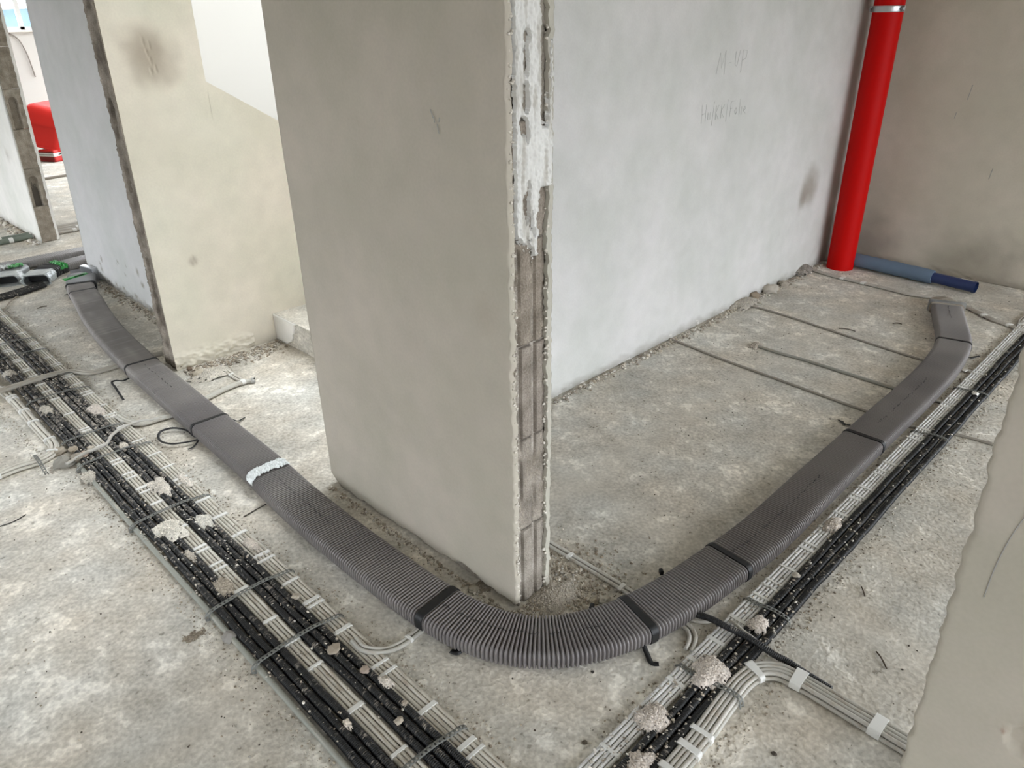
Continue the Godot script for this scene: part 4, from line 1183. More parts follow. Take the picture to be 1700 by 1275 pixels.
func build_right_run() -> void:
	var names := ["black ribbed hose of the right run, beside the white cables", "middle black ribbed hose of the right run", "black ribbed hose on the outer side of the right run"]
	var zs := [-0.605, -0.580, -0.555]
	for k in 3:
		var pts := []
		rng.seed = 60 + k
		var x := 0.78
		while x < 4.9:
			pts.append(Vector3(x, 0.0125 + rng.randf_range(0.0, 0.002), zs[k] + (0.006 if x < 1.1 else 0.0) + rng.randf_range(-0.0015, 0.0015)))
			x += 0.34
		hose(names[k], pts, 0.0112, "hoses of the right run", 0.0001)
	var lay5 := [[-0.0215, 0.006], [-0.0108, 0.0066], [0.0, 0.006], [0.0108, 0.0066], [0.0215, 0.006]]
	bundle("cable_bundle", "long bundle of white cables along the right run beside the duct", [Vector3(0.78, 0.003, -0.648), Vector3(1.0, 0.003, -0.648), Vector3(1.35, 0.004, -0.647), Vector3(1.9, 0.003, -0.646), Vector3(2.9, 0.003, -0.644), Vector3(3.8, 0.003, -0.644), Vector3(4.95, 0.003, -0.648)], lay5, 0.0047, even(4.1, 0.11, 14), Color(0.76, 0.755, 0.735), "", 0.02, 0.02)
	# the bundle that turns off towards the viewer's right
	var lay := []
	for k in 5: lay.append([-0.0225 + 0.01125 * k, 0.006])
	for k in 4: lay.append([-0.0165 + 0.011 * k, 0.0165])
	bundle("cable_bundle", "thick bundle of grey cables turning right out of the near end of the run", [Vector3(0.80, 0.002, -0.516), Vector3(0.95, 0.002, -0.520), Vector3(1.10, 0.002, -0.522), Vector3(1.22, 0.002, -0.530), Vector3(1.31, 0.003, -0.532), Vector3(1.365, 0.004, -0.518), Vector3(1.398, 0.003, -0.485), Vector3(1.408, 0.002, -0.44), Vector3(1.408, 0.002, -0.30), Vector3(1.407, 0.002, -0.15), Vector3(1.406, 0.002, 0.4)], lay, 0.0056, [[0.06, 0.018], [0.17, 0.016], [0.245, 0.018], [0.30, 0.014], [0.545, 0.022], [0.655, 0.030], [0.845, 0.028]], Color(0.47, 0.45, 0.40), "", 0.01)
	hose("short black hose lying across the right run at its bend", [Vector3(1.416, 0.020, -0.744), Vector3(1.419, 0.022, -0.728), Vector3(1.422, 0.030, -0.694), Vector3(1.420, 0.036, -0.643), Vector3(1.424, 0.036, -0.596), Vector3(1.422, 0.036, -0.545), Vector3(1.431, 0.022, -0.511), Vector3(1.441, 0.014, -0.484), Vector3(1.439, 0.012, -0.427), Vector3(1.436, 0.012, -0.364)], 0.0095, "", 0.12, 0.005)
	bundle("loose_cable", "pale cable looping over the hoses beside the short black hose", [Vector3(1.459, 0.020, -0.654), Vector3(1.454, 0.028, -0.635), Vector3(1.446, 0.028, -0.612), Vector3(1.442, 0.028, -0.586), Vector3(1.436, 0.028, -0.562), Vector3(1.433, 0.022, -0.549)], [[0.0, 0.0]], 0.0048, [], Color(0.6, 0.57, 0.51), "", 0.008)
	bundle("loose_cable", "pale cable arching between the duct and the white bundle", [Vector3(1.400, 0.006, -0.755), Vector3(1.406, 0.006, -0.736), Vector3(1.414, 0.006, -0.718), Vector3(1.430, 0.006, -0.702), Vector3(1.445, 0.006, -0.696)], [[0.0, 0.0]], 0.005, [], Color(0.6, 0.57, 0.51), "", 0.008)
	bundle("cable_bundle", "two white cables running from the pier under the duct to the right run", [Vector3(1.377, 0.006, -1.260), Vector3(1.377, 0.006, -1.146), Vector3(1.377, 0.006, -1.029), Vector3(1.375, 0.006, -0.896), Vector3(1.369, 0.006, -0.800), Vector3(1.377, 0.006, -0.760), Vector3(1.374, 0.006, -0.727), Vector3(1.357, 0.006, -0.705), Vector3(1.334, 0.006, -0.692), Vector3(1.306, 0.006, -0.685)], [[0.0085, 0.0], [-0.0075, 0.0]], 0.0055, [[0.10, 0.012], [0.30, 0.014]], Color(0.62, 0.6, 0.55), "", 0.01)
	for q in [[3.375, "farthest of the four"], [2.868, "second from the far end"], [1.576, "where the short black hose lies"]]:
		var x: float = q[0]
		perforated_strap("grey perforated strap over the right run, " + q[1], [Vector3(x + 0.004, 0.002, -0.676), Vector3(x + 0.003, 0.013, -0.673), Vector3(x, 0.017, -0.660), Vector3(x - 0.002, 0.0185, -0.632), Vector3(x - 0.003, 0.0255, -0.605), Vector3(x - 0.004, 0.0262, -0.56), Vector3(x - 0.002, 0.020, -0.544), Vector3(x, 0.002, -0.538)], "perforated straps over the right run", 0.014)
	perforated_strap("grey perforated strap near the bottom edge, half hidden by the mortar heap", [Vector3(1.245, 0.002, -0.678), Vector3(1.243, 0.014, -0.675), Vector3(1.24, 0.018, -0.66), Vector3(1.238, 0.019, -0.633), Vector3(1.24, 0.026, -0.605), Vector3(1.244, 0.027, -0.56), Vector3(1.246, 0.029, -0.535), Vector3(1.246, 0.026, -0.505), Vector3(1.245, 0.002, -0.497)], "perforated straps over the right run", 0.014)

	# cables and conduits across the niche floor
	bundle("cable_bundle", "three thin cables with white clips from the corner behind the red pipe", [Vector3(5.0, 0.003, -0.655), Vector3(4.62, 0.003, -0.66), Vector3(4.47, 0.003, -0.672)] + [Vector3(4.313, 0.003, -0.649), Vector3(4.346, 0.003, -0.698), Vector3(4.368, 0.003, -0.773), Vector3(4.440, 0.003, -0.877), Vector3(4.499, 0.003, -0.963), Vector3(4.525, 0.003, -1.048), Vector3(4.520, 0.003, -1.143), Vector3(4.492, 0.003, -1.248), Vector3(4.506, 0.003, -1.389), Vector3(4.516, 0.003, -1.609), Vector3(4.528, 0.003, -1.735), Vector3(4.556, 0.003, -1.849), Vector3(4.589, 0.003, -1.925), Vector3(4.646, 0.003, -1.977), Vector3(4.727, 0.003, -1.986)], [[-0.012, 0.005], [0.0, 0.006], [0.012, 0.005]], 0.0052, [[0.4, 0.02], [0.6, 0.02], [0.75, 0.02], [0.9, 0.02], [1.62, 0.025], [1.75, 0.025], [2.0, 0.03], [2.2, 0.03], [2.3, 0.035], [2.42, 0.035], [2.54, 0.035], [2.66, 0.03], [2.78, 0.04]], Color(0.50, 0.47, 0.42))
	bundle("cable_bundle", "short bent pair of cables between the wall corner and the red pipe", [Vector3(4.533, 0.006, -1.879), Vector3(4.612, 0.006, -1.904), Vector3(4.691, 0.006, -1.912), Vector3(4.742, 0.006, -1.895), Vector3(4.784, 0.006, -1.849)], [[0.007, 0.0], [-0.007, 0.0]], 0.005, [[0.10, 0.015], [0.25, 0.02]], Color(0.5, 0.46, 0.42), "", 0.01)
	bundle("floor_conduit", "farthest thin grey conduit across the niche floor, starting at the rubble", [Vector3(3.695, 0.005, -1.890), Vector3(3.712, 0.005, -1.772), Vector3(3.700, 0.005, -1.595), Vector3(3.663, 0.005, -1.346), Vector3(3.629, 0.005, -1.118), Vector3(3.610, 0.005, -0.968), Vector3(3.590, 0.005, -0.800)], [[0.0, 0.0]], 0.0055, [], Color(0.33, 0.30, 0.26), "conduits across the niche floor")
	bundle("floor_conduit", "middle grey conduit across the niche floor, thickest of the three", [Vector3(3.221, 0.007, -1.519), Vector3(3.216, 0.007, -1.386), Vector3(3.222, 0.007, -1.298), Vector3(3.215, 0.007, -1.092), Vector3(3.208, 0.007, -0.954), Vector3(3.202, 0.007, -0.823), Vector3(3.205, 0.007, -0.673)], [[0.0, 0.0]], 0.0075, [], Color(0.36, 0.35, 0.31), "conduits across the niche floor")
	bundle("floor_conduit", "nearest thin grey conduit across the niche floor, reaching the near wall", [Vector3(2.995, 0.005, -1.986), Vector3(3.005, 0.005, -1.882), Vector3(2.968, 0.005, -1.567), Vector3(2.945, 0.005, -1.249), Vector3(2.928, 0.005, -1.021), Vector3(2.916, 0.005, -0.840), Vector3(2.914, 0.005, -0.683), Vector3(2.968, 0.005, -0.537), Vector3(2.984, 0.005, -0.416), Vector3(2.998, 0.005, -0.319)], [[0.0, 0.0]], 0.0060, [], Color(0.34, 0.31, 0.27), "conduits across the niche floor")
	bundle("loose_cable", "short white cable end looping out beside the far strap", [Vector3(3.591, 0.008, -0.704), Vector3(3.620, 0.008, -0.692), Vector3(3.612, 0.008, -0.672), Vector3(3.585, 0.008, -0.655)], [[0.0, 0.0], [0.009, 0.0]], 0.004, [], Color(0.62, 0.6, 0.55), "", 0.01)


func lathe(profile: Array, n: int, at: Vector3, axis := Vector3.UP) -> ArrayMesh:
	var path := PackedVector3Array()
	var f := func(s: float, t: float) -> Vector3:
		var x := s * (profile.size() - 1)
		var k := mini(int(x), profile.size() - 2)
		var q: Vector2 = profile[k].lerp(profile[k + 1], x - k)
		var a := t * TAU
		var side := Vector3.RIGHT if absf(axis.dot(Vector3.UP)) > 0.9 else axis.cross(Vector3.UP).normalized()
		var oth := side.cross(axis).normalized()
		return at + axis * q.y + (side * cos(a) + oth * sin(a)) * q.x
	return surf(f, profile.size() - 1, n)


func build_pipes() -> void:
	# red riser in the corner, with a steel clamp
	var c := Vector3(4.745, 0, -1.768)
	var red := thing("riser_pipe", "tall glossy red pipe standing in the corner with a steel clamp", "pipe", c)
	obj("body", lathe([Vector2(0.0805, 0.0), Vector2(0.0805, 0.4), Vector2(0.0805, 0.8), Vector2(0.0805, 1.2), Vector2(0.0805, 1.6), Vector2(0.0805, 2.62)], 40, c), M.red, red)
	var clamp := obj("clamp", lathe([Vector2(0.0806, 1.478), Vector2(0.0835, 1.478), Vector2(0.0845, 1.482), Vector2(0.0845, 1.506), Vector2(0.0835, 1.510), Vector2(0.0806, 1.510)], 40, c), M.steel, red)
	for s in [-1.0, 1.0]:
		var e := c + Vector3(-0.02, 1.494, 0.088 * s)
		obj("clamp_lug", soft_box(e, Vector3(0.014, 0.016, 0.006), 0.002, 0.3), M.steel, red)
		obj("clamp_bolt", soft_box(e + Vector3(-0.016, 0, 0), Vector3(0.006, 0.006, 0.006), 0.002), M.steel, red)
	# blue grey foam sleeve with a dark blue pipe sticking out
	var blue := thing("insulated_pipe", "pipe in a blue grey foam sleeve with a dark blue end on the floor", "pipe", Vector3(4.78, 0, -1.3))
	var foam := smooth_path([Vector3(4.805, 0.052, -1.70), Vector3(4.80, 0.05, -1.55), Vector3(4.795, 0.047, -1.38), Vector3(4.785, 0.045, -1.225)], 0.02)
	var sag := PackedFloat32Array()
	for k in foam.size(): sag.append(0.0025 * soft.get_noise_1d(k * 90.0) + (-0.004 if k == foam.size() - 1 else 0.0))
	obj("foam_sleeve", sweep(foam, circle(0.042, 18), sag), M.blue_foam, blue)
	obj("inner_pipe", sweep(smooth_path([Vector3(4.787, 0.045, -1.26), Vector3(4.775, 0.042, -1.1), Vector3(4.765, 0.040, -0.985)], 0.02), circle(0.031, 20), PackedFloat32Array(), Color.WHITE, 0.0, Color.WHITE, false), M.blue_pipe, blue)
	obj("end_ring", sweep(smooth_path([Vector3(4.7662, 0.0403, -1.0), Vector3(4.765, 0.040, -0.984)], 0.004), circle(0.0335, 20), PackedFloat32Array(), Color.WHITE, 0.0, Color.WHITE, false), M.blue_pipe, blue)
	obj("dark_inside", sweep(PackedVector3Array([Vector3(4.772, 0.0412, -1.06), Vector3(4.7715, 0.041, -1.05)]), circle(0.030, 20)), M.dark, blue)

	# far left beyond the doorway
	for k in 2:
		var z: float = [-6.625, -6.70][k]
		var g := thing("conduit_pair", ["near", "far"][k] + " one of two grey green conduits entering the far white wall", "pipe", Vector3(0.9, 0, z), "grey green conduits at the far left")
		obj("conduit", sweep(smooth_path([Vector3(-0.4, 0.021, z + 0.03), Vector3(0.6, 0.021, z + 0.02), Vector3(1.33, 0.021, z)], 0.05), circle(0.02, 12)), mat(Color8(112, 120, 108), 0.6), g)
		for x in [1.17, 0.98]:
			obj("tape", sweep(PackedVector3Array([Vector3(x - 0.06 * k, 0.021, z + 0.006), Vector3(x + 0.03 - 0.06 * k, 0.021, z + 0.005)]), circle(0.0215, 12)), M.tape, g)
	for k in 4:
		var pts := []
		for q in 4: pts.append(Vector3(1.47 + 0.5 * q, 0.012, -6.62 - 0.075 * k - 0.02 * q))
		bundle("cable_bundle", ["first", "second", "third", "fourth"][k] + " pair of pale cables crossing the floor beyond the doorway", pts, [[-0.012, 0.0], [0.012, 0.0]], 0.010, [[0.15 + 0.05 * k, 0.03], [0.32, 0.03]], Color(0.5, 0.47, 0.42), "cables beyond the doorway", 0.06)
	var seam := obj("floor_bar", sweep(PackedVector3Array([Vector3(1.6, 0.012, -9.15), Vector3(2.4, 0.012, -9.25), Vector3(3.6, 0.012, -9.4)]), rounded(0.022, 0.011, 0.004, 3)), mat(Color8(120, 112, 100), 0.8))
	tag(seam, "low bar lying across the bright floor below the red tub", "bar")
	# red tub tipped against the far wall, a red box under it
	var tub := thing("mixing_tub", "large red plastic tub upside down at the far end, seen through the doorway", "tub", Vector3(2.8, 0, -10.6))
	var tp := PackedVector3Array()
	var to := PackedFloat32Array()
	var lean := Vector3(0.16, 0.95, 0.18).normalized()
	for q in [[0.0, 0.02], [0.005, 0.032], [0.025, 0.034], [0.03, 0.012], [0.14, 0.0], [0.25, -0.012], [0.262, -0.004], [0.275, -0.016], [0.36, -0.03], [0.42, -0.05], [0.455, -0.085], [0.468, -0.13]]:
		tp.append(Vector3(2.74, 0.16, -10.74) + lean * q[0])
		to.append(q[1])
	obj("shell", sweep(tp, rounded(0.33, 0.27, 0.12, 7), to), M.red_tub, tub)
	var bx := thing("red_box", "small red box with a white band below the red tub", "box", Vector3(2.6, 0, -10.45))
	obj("body", soft_box(Vector3(2.64, 0.07, -10.50), Vector3(0.16, 0.07, 0.12), 0.02, 0.5), mat(Color8(176, 28, 20), 0.5), bx)
	var wb := obj("white_band", soft_box(Vector3(2.64, 0.085, -10.50), Vector3(0.163, 0.025, 0.124), 0.016, 0.5), M.tape, bx)
	tag(wb, "white printed band")
	obj("band_print", soft_box(Vector3(2.638, 0.085, -10.498), Vector3(0.10, 0.008, 0.124), 0.004, 0.5), M.dark, bx)
	for k in 5:
		lump("scrap", ["silvery scrap nearest the red box", "silvery scrap right of the red box", "small silvery scrap by the red box", "scrap of foil behind the red box", "crumpled foil scrap beside the red box"][k], Vector3(2.80 + 0.09 * k, 0.0, -10.22 - 0.05 * (k % 3)), 0.03 + 0.008 * (k % 3), 300 + k, 0.5, Color8(180, 184, 188), "scrap", "scraps by the red box")
	var cord := obj("hanging_cord", sweep(smooth_path([Vector3(2.85, 1.39, -11.985), Vector3(2.93, 1.32, -11.97), Vector3(2.98, 1.17, -11.97), Vector3(3.0, 0.99, -11.97), Vector3(3.01, 0.86, -11.975)], 0.02), circle(0.008, 8)), mat(Color8(150, 142, 134), 0.8))
	tag(cord, "thin grey cord hanging in a curve on the far white wall", "cord")


# ---------------------------------------------------------------- rubble and dust

func scatter(called: String, label: String, count: int, salt: int, place: Callable, lo: float, hi: float, tones: Array) -> void:
	rng.seed = salt
	var mm := MultiMesh.new()
	mm.transform_format = MultiMesh.TRANSFORM_3D
	mm.use_colors = true
	mm.mesh = lump_shape(salt, 0.55, 0.75, 4, 6)
	var list := []
	var guard := 0
	while list.size() < count and guard < count * 30:
		guard += 1
		var p = place.call()
		if p == null: continue
		list.append(p)
	mm.instance_count = list.size()
	for k in list.size():
		var sz := lerpf(lo, hi, pow(rng.randf(), 3.0))
		var b := Basis.from_euler(Vector3(rng.randf() * 0.6, rng.randf() * 6.28, rng.randf() * 0.6)).scaled(Vector3(sz, sz * 0.8, sz * rng.randf_range(0.7, 1.3)))
		mm.set_instance_transform(k, Transform3D(b, list[k] + Vector3.UP * sz * 0.35))
		var c: Color = tones[rng.randi() % tones.size()]
		mm.set_instance_color(k, (c * rng.randf_range(0.8, 1.15)).srgb_to_linear())
	var o := MultiMeshInstance3D.new()
	o.multimesh = mm
	o.material_override = M.crumb
	put(called, o)
	tag(o, label, "debris", "", "stuff")


func build_debris() -> void:
	var pale := [Color8(200, 192, 178), Color8(186, 176, 160), Color8(214, 208, 198), Color8(172, 160, 144)]
	var earth := [Color8(176, 166, 150), Color8(160, 149, 132), Color8(190, 182, 168), Color8(148, 136, 120), Color8(200, 194, 184)]
	var place_101 := func():
		var z := rng.randf_range(-5.0, -0.85)
		var thick := soft.get_noise_2d(z * 40.0, 3.0) + 0.25 + (0.35 if z < -1.9 else 0.0)
		if rng.randf() > thick + (0.25 if z < -1.8 else 0.04): return null
		var x := rng.randf_range(0.485, 0.735)
		var top := 0.016
		for q in [0.511, 0.5345, 0.557, 0.630, 0.6525, 0.6745]:
			if absf(x - q) < 0.010: top = 0.0125 + sqrt(maxf(0.0, 0.0108 * 0.0108 - (x - q) * (x - q)))
		if absf(x - 0.594) < 0.024 or x > 0.688: 
			if rng.randf() < 0.75: return null
			top = 0.0165
		return Vector3(x, top, z)
	scatter("mortar_crumbs", "pale mortar crumbs strewn over the hoses and cables of the long run", 4200, 101, place_101, 0.0008, 0.0042, pale)
	var place_102 := func():
		var x := rng.randf_range(0.85, 4.4)
		if rng.randf() > 1.3 / (x * x) + 0.12: return null
		var z := rng.randf_range(-0.672, -0.54)
		var top := 0.0145
		for q in [-0.605, -0.580, -0.555]:
			if absf(z - q) < 0.010: top = 0.0127 + sqrt(maxf(0.0, 0.0112 * 0.0112 - (z - q) * (z - q)))
		if z < -0.615: top = 0.0155
		return Vector3(x, top, z)
	scatter("mortar_crumbs", "pale mortar crumbs strewn over the right run", 1500, 102, place_102, 0.0009, 0.0042, pale)
	var place_103 := func():
		var z := rng.randf_range(-5.0, -0.8)
		var off := absf(rng.randfn(0.0, 0.03))
		var x := 0.48 - off if rng.randf() < 0.55 else 0.738 + off
		if x < 0.48 and z < -2.85: x -= 0.06
		return Vector3(x, 0.0, z)
	scatter("grit", "brown grit lying along both sides of the long run", 5200, 103, place_103, 0.0008, 0.0036, earth)
	var place_104 := func():
		var x := rng.randf_range(0.9, 4.3)
		var off := absf(rng.randfn(0.0, 0.022))
		var z := -0.677 - off if rng.randf() < 0.4 else (-0.538 + off if x > 1.38 else -0.488 + off)
		return Vector3(x, 0.0, z)
	scatter("grit", "grit lying along both sides of the right run", 2600, 104, place_104, 0.0008, 0.004, earth)
	var place_105 := func():
		var p := Vector3(1.21 + absf(rng.randfn(0.0, 0.12)), 0.0, -1.08 + rng.randfn(0.0, 0.09))
		if rng.randf() < 0.45: p = Vector3(1.092 - absf(rng.randfn(0.0, 0.018)), 0.0, rng.randf_range(-2.02, -1.1))
		if rng.randf() < 0.15: p = Vector3(rng.randf_range(1.1, 1.24), 0.0, -1.11 + absf(rng.randfn(0.0, 0.03)))
		if p.x > 1.08 and p.x < 1.25 and p.z < -1.125: return null
		return p
	scatter("plaster_rubble", "broken plaster crumbs heaped round the foot of the pier", 3600, 105, place_105, 0.001, 0.0062, earth)
	var place_106 := func():
		var x := rng.randf_range(1.3, 4.75)
		return Vector3(x, 0.0, -1.885 + absf(rng.randfn(0.0, 0.02)))
	scatter("plaster_rubble", "plaster crumbs along the foot of the white back wall", 2600, 106, place_106, 0.0015, 0.009, pale)
	var place_107 := func():
		if rng.randf() < 0.45: return Vector3(1.322 - absf(rng.randfn(0.0, 0.025)), 0.0, rng.randf_range(-5.3, -3.6))
		return Vector3(rng.randf_range(1.12, 1.62), 0.0, -3.375 + absf(rng.randfn(0.0, 0.06)))
	scatter("plaster_rubble", "plaster crumbs along the foot of the cream and blue grey walls", 2600, 107, place_107, 0.0015, 0.010, earth)
	var place_108 := func():
		return Vector3(1.33 - absf(rng.randfn(0.0, 0.03)), 0.0, rng.randf_range(-9.0, -6.4))
	scatter("plaster_rubble", "plaster crumbs along the foot of the far white wall", 900, 108, place_108, 0.003, 0.02, pale)
	var place_109 := func():
		var p := Vector3(rng.randf_range(-0.6, 4.9), 0.0, rng.randf_range(-5.2, -0.1))
		if p.z < -1.88 and p.x > 1.08: return null
		if p.x > 1.08 and p.x < 1.26 and p.z < -1.1: return null
		if soft.get_noise_2d(p.x * 30.0, p.z * 30.0) < -0.1: return null
		return p
	scatter("grit", "fine grit sprinkled over the open floor", 5200, 109, place_109, 0.0007, 0.0032, earth + [Color8(70, 62, 54), Color8(90, 80, 70)])

	# heaps of mortar dust on the runs
	mound("mortar_heap", "largest crumbly mortar heap on the hoses of the right run, by the bend", Vector3(1.269, 0.012, -0.597), 0.062, 0.050, 0.034, 1)
	mound("mortar_heap", "mortar heap over white cables near the bottom edge, below the largest heap", Vector3(1.059, 0.012, -0.627), 0.046, 0.040, 0.026, 2)
	mound("mortar_heap", "mortar heap on the bottom edge of the right run", Vector3(0.942, 0.014, -0.576), 0.045, 0.035, 0.020, 3)
	mound("mortar_heap", "lumpy mortar heap just past the short black hose", Vector3(1.499, 0.018, -0.591), 0.034, 0.030, 0.026, 4)
	mound("mortar_heap", "small mortar patch on the right run halfway along the duct", Vector3(2.067, 0.016, -0.635), 0.05, 0.026, 0.014, 5)
	mound("mortar_heap", "whitish fibrous heap on the long run beside a perforated strap", Vector3(0.564, 0.014, -2.165), 0.05, 0.07, 0.024, 6, Color(0.66, 0.62, 0.54))
	mound("mortar_heap", "pinkish white heap between the cable bundles of the long run", Vector3(0.639, 0.014, -2.431), 0.034, 0.085, 0.022, 7, Color(0.62, 0.57, 0.50))
	mound("mortar_heap", "pale heap on the inner hoses right of the middle cables", Vector3(0.660, 0.014, -2.128), 0.03, 0.05, 0.022, 8, Color(0.66, 0.63, 0.56))
	mound("mortar_heap", "brownish heap covering the outer hoses near a dark strap", Vector3(0.560, 0.012, -1.782), 0.03, 0.055, 0.016, 9, Color(0.40, 0.35, 0.28))
	mound("mortar_heap", "sandy crumbs among the inner hoses near the branching cables", Vector3(0.682, 0.012, -1.160), 0.018, 0.03, 0.018, 10, Color(0.66, 0.6, 0.53))
	mound("mortar_heap", "small fluffy mortar blob on the outer hoses near the bottom", Vector3(0.549, 0.018, -1.123), 0.012, 0.017, 0.016, 11, Color(0.62, 0.55, 0.46))
	mound("mortar_heap", "dusty heap on the outer hoses in front of the stone rubble", Vector3(0.490, 0.012, -2.703), 0.03, 0.045, 0.018, 12, Color(0.52, 0.48, 0.41))
	mound("mortar_heap", "dusty patch on the far hoses of the long run", Vector3(0.535, 0.014, -3.384), 0.03, 0.06, 0.017, 13, Color(0.52, 0.48, 0.41))
	mound("mortar_heap", "pinkish dusty patch on the inner hoses behind the loose cable", Vector3(0.680, 0.014, -3.231), 0.03, 0.07, 0.018, 14, Color(0.6, 0.54, 0.48))
	mound("mortar_heap", "dusty patch on the far hoses at the left edge", Vector3(0.523, 0.014, -3.917), 0.03, 0.06, 0.017, 15, Color(0.5, 0.46, 0.4))
	mound("mortar_heap", "small pale dust heap on the inner hoses beside a strap, right of the rubble", Vector3(0.653, 0.014, -2.831), 0.02, 0.045, 0.012, 21, Color(0.58, 0.53, 0.46))
	mound("mortar_heap", "thin dust heap on the innermost cables beyond the small flat blob", Vector3(0.713, 0.014, -1.908), 0.018, 0.05, 0.012, 22, Color(0.58, 0.52, 0.45))
	mound("mortar_heap", "thin dust heap on the outer hoses just below the whitish fibrous heap", Vector3(0.554, 0.014, -1.989), 0.016, 0.045, 0.012, 23, Color(0.5, 0.45, 0.38))
	mound("mortar_heap", "pale dust heap on the innermost cables level with the torn tape", Vector3(0.719, 0.014, -2.424), 0.02, 0.06, 0.014, 24, Color(0.64, 0.59, 0.52))
	mound("plaster_heap", "plaster rubble heap at the foot of the pier's bare end", Vector3(1.215, -0.004, -1.075), 0.10, 0.06, 0.016, 16, Color(0.45, 0.41, 0.35))
	mound("plaster_heap", "rubble under the wall foot where the farthest conduit starts", Vector3(3.717, 0.000, -1.886), 0.14, 0.07, 0.03, 17, Color(0.44, 0.40, 0.34))
	mound("plaster_heap", "small rubble patch where the middle conduit starts", Vector3(3.237, 0.000, -1.536), 0.06, 0.03, 0.014, 18, Color(0.44, 0.39, 0.33))
	mound("plaster_heap", "plaster spill at the foot of the cream wall", Vector3(1.185, 0.000, -3.250), 0.10, 0.08, 0.022, 19, Color(0.55, 0.51, 0.44))
	mound("plaster_heap", "dirt at the foot of the wall left of the red pipe", Vector3(4.491, 0.000, -1.898), 0.10, 0.06, 0.05, 20, Color(0.26, 0.23, 0.2))

	mound("dirt_patch", "brown dirt patch beside the thin grey pipe near the lint lump", Vector3(0.422, 0.000, -1.680), 0.035, 0.02, 0.0012, 31, Color(0.25, 0.21, 0.16))
	mound("dirt_patch", "brown dirt patch at the foot of the straps by the pier", Vector3(1.098, 0.000, -1.254), 0.03, 0.03, 0.003, 33, Color(0.27, 0.23, 0.18))
	# single lumps
	var stone := Color8(172, 162, 146)
	var L := [
		["stone", "biggest dark grey lump at the end of the thin grey pipe", Vector3(0.455, 0.000, -2.884), 0.034, 0.6, Color8(150, 146, 136)],
		["stone", "flat wedge of mortar left of the biggest dark lump", Vector3(0.465, 0.000, -2.998), 0.028, 0.5, stone],
		["stone", "long pale lump lying right of the biggest dark lump", Vector3(0.521, 0.020, -2.861), 0.017, 0.7, Color8(172, 152, 136)],
		["stone", "pale lump leaning on the middle cables by the rubble", Vector3(0.554, 0.020, -2.883), 0.014, 0.8, Color8(186, 176, 160)],
		["stone", "lump behind the biggest dark lump", Vector3(0.505, 0.020, -2.934), 0.017, 0.6, Color8(164, 152, 134)],
		["stone", "angular lump touching the outer hoses at the rubble", Vector3(0.494, 0.020, -2.858), 0.020, 0.7, Color8(150, 142, 128)],
		["mortar_disc", "round flat mortar blob on the inner hoses", Vector3(0.652, 0.021, -1.344), 0.017, 0.35, Color8(168, 156, 140)],
		["mortar_disc", "smaller flat mortar blob below the round one", Vector3(0.670, 0.021, -1.228), 0.0125, 0.35, Color8(172, 156, 142)],
		["mortar_disc", "flat mortar blob on the inner hoses near a strap", Vector3(0.685, 0.021, -1.592), 0.012, 0.4, Color8(178, 168, 152)],
		["mortar_disc", "little mortar blob far down the inner hoses", Vector3(0.678, 0.021, -1.076), 0.008, 0.5, Color8(178, 166, 150)],
		["mortar_disc", "lump bridging two inner hoses near the bottom edge", Vector3(0.637, 0.021, -1.045), 0.010, 0.5, Color8(182, 172, 156)],
		["lint_lump", "grey lint lump resting on the thin grey pipe", Vector3(0.484, 0.006, -1.595), 0.019, 0.6, Color8(150, 146, 140)],
		["stone", "whitish stone among rubble at the foot of the back wall", Vector3(4.014, 0.000, -1.879), 0.05, 0.55, Color8(186, 178, 166)],
		["stone", "brown stone left of the whitish stone at the wall foot", Vector3(3.857, 0.000, -1.895), 0.035, 0.6, Color8(140, 126, 108)],
		["stone", "smaller stone right of the whitish stone at the wall foot", Vector3(4.172, 0.000, -1.867), 0.03, 0.6, Color8(170, 160, 146)],
		["stone", "flat stone nearest the wall at the start of the far conduit", Vector3(3.738, 0.000, -1.936), 0.04, 0.5, Color8(160, 150, 134)],
		["plaster_chip", "long pale plaster chip under the broken foot of the pier", Vector3(1.072, 0.000, -1.263), 0.016, 0.45, Color8(168, 160, 144)],
		["plaster_chip", "pale chip beside the strap near the pier's bare end", Vector3(1.302, 0.000, -0.960), 0.016, 0.6, Color8(186, 180, 166)],
		["plaster_chip", "pale chip right beside the far end of the two white cables", Vector3(1.276, 0.000, -0.980), 0.012, 0.6, Color8(170, 160, 142)],
		["plaster_chip", "white chip on the outer hose of the right run", Vector3(2.595, 0.000, -0.713), 0.010, 0.5, Color8(226, 222, 214)],
		["plaster_chip", "white chip on the hoses under the second far strap", Vector3(3.349, 0.020, -0.588), 0.014, 0.5, Color8(226, 222, 214)],
		["plaster_chip", "chip of mortar on the hose beside the white cables", Vector3(1.752, 0.020, -0.609), 0.012, 0.5, Color8(190, 182, 168)],
		["plaster_chip", "brown chip of brick in the dirt at the cream wall foot", Vector3(1.145, 0.000, -3.360), 0.014, 0.9, Color8(120, 104, 88)],
		["plaster_chip", "block chip standing at the corner of the cream wall", Vector3(1.146, 0.000, -3.263), 0.026, 0.8, Color8(186, 176, 158)],
		["dirt_clod", "small dark clod on the open floor near the bottom", Vector3(0.910, 0.000, -0.707), 0.006, 0.5, Color8(92, 84, 72)],
		["dirt_clod", "dark clod on the bottom right floor", Vector3(1.186, 0.000, -0.383), 0.006, 0.4, Color8(80, 72, 62)],
		["dirt_clod", "dark clod lying beyond the tail of the strap at the bend", Vector3(1.081, 0.000, -0.823), 0.004, 0.4, Color8(60, 56, 52)]]
	for k in L.size():
		var q: Array = L[k]
		lump(q[0], q[1], q[2], q[3], 200 + k, q[4], q[5])
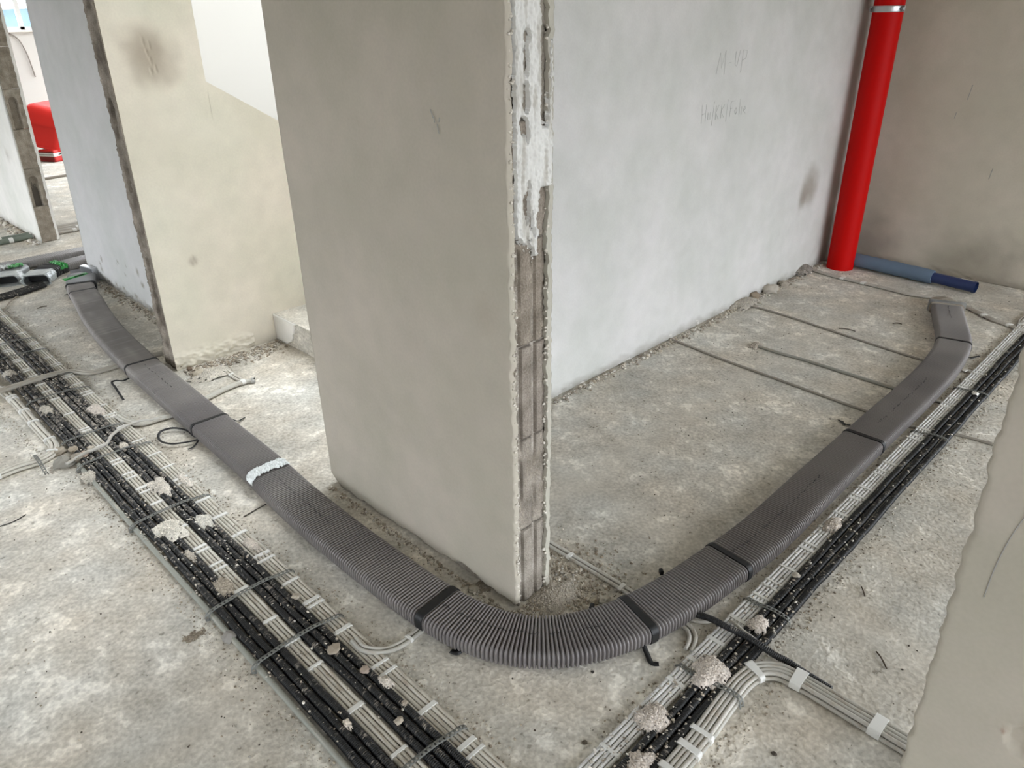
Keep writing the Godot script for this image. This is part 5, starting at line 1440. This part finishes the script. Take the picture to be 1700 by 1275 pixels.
	# splinters and twigs
	var T := [[Vector3(3.683, 0.003, -1.380), Vector3(3.651, 0.003, -1.283), "dark splinter on the niche floor left of the duct end"], [Vector3(3.725, 0.003, -1.334), Vector3(3.743, 0.003, -1.254), "thin dark twig beside the splinter on the niche floor"], [Vector3(3.982, 0.003, -1.155), Vector3(4.005, 0.003, -1.117), "short dark splinter near the far duct end"], [Vector3(1.860, 0.003, -0.461), Vector3(1.828, 0.003, -0.438), "curved brown sliver on the floor right of the right run"], [Vector3(1.644, 0.003, -0.335), Vector3(1.606, 0.003, -0.295), "brown stain like sliver of bark on the right floor"], [Vector3(0.890, 0.003, -4.859), Vector3(0.942, 0.003, -4.862), "dark sliver on the floor below the film wrapped end"]]
	for q in T:
		var a: Vector3 = q[0]
		var b: Vector3 = q[1]
		var o := obj("splinter", sweep(smooth_path([a, a.lerp(b, 0.5) + Vector3(0.006, 0.002, -0.004), b], 0.01), circle(0.0022, 6)), mat(Color8(74, 62, 50), 0.9))
		tag(o, q[2], "splinter")


func _ready() -> void:
	var cam := Camera3D.new()
	cam.name = "camera"
	cam.transform = Transform3D(Basis(Vector3(0.7062466, -0.0161517, 0.7077816), Vector3(0.3276977, 0.8936523, -0.3065938), Vector3(-0.6275587, 0.4484693, 0.6364318)), Vector3(0, 1.5, 0))
	cam.fov = 55.08355
	cam.near = 0.05
	cam.far = 2000.0
	add_child(cam)
	cam.current = true

	var sky_mat := ProceduralSkyMaterial.new()
	sky_mat.sky_top_color = Color(0.95, 0.975, 1.0)
	sky_mat.sky_energy_multiplier = 1.9
	sky_mat.sky_horizon_color = Color(0.785, 0.81, 0.845)
	sky_mat.sky_curve = 0.25
	sky_mat.ground_horizon_color = Color(0.61, 0.62, 0.625)
	sky_mat.ground_bottom_color = Color(0.40, 0.38, 0.35)
	sky_mat.sun_angle_max = 1.0
	var sky := Sky.new()
	sky.sky_material = sky_mat
	var env := Environment.new()
	env.background_mode = Environment.BG_SKY
	env.sky = sky
	env.background_energy_multiplier = 2.3
	env.tonemap_mode = Environment.TONE_MAPPER_LINEAR
	env.tonemap_exposure = 1.0
	env.sdfgi_enabled = true
	env.ssao_enabled = true
	env.ssil_enabled = true
	var we := WorldEnvironment.new()
	we.name = "world"
	we.environment = env
	add_child(we)

	fine.noise_type = FastNoiseLite.TYPE_SIMPLEX
	fine.frequency = 0.5
	fine.seed = 11
	fine.fractal_type = FastNoiseLite.FRACTAL_NONE
	soft.noise_type = FastNoiseLite.TYPE_SIMPLEX_SMOOTH
	soft.frequency = 0.05
	soft.seed = 4
	soft.fractal_type = FastNoiseLite.FRACTAL_FBM
	soft.fractal_octaves = 2
	make_materials()
	build_shell()
	build_ducts()
	build_long_run()
	build_right_run()
	build_pipes()
	build_debris()
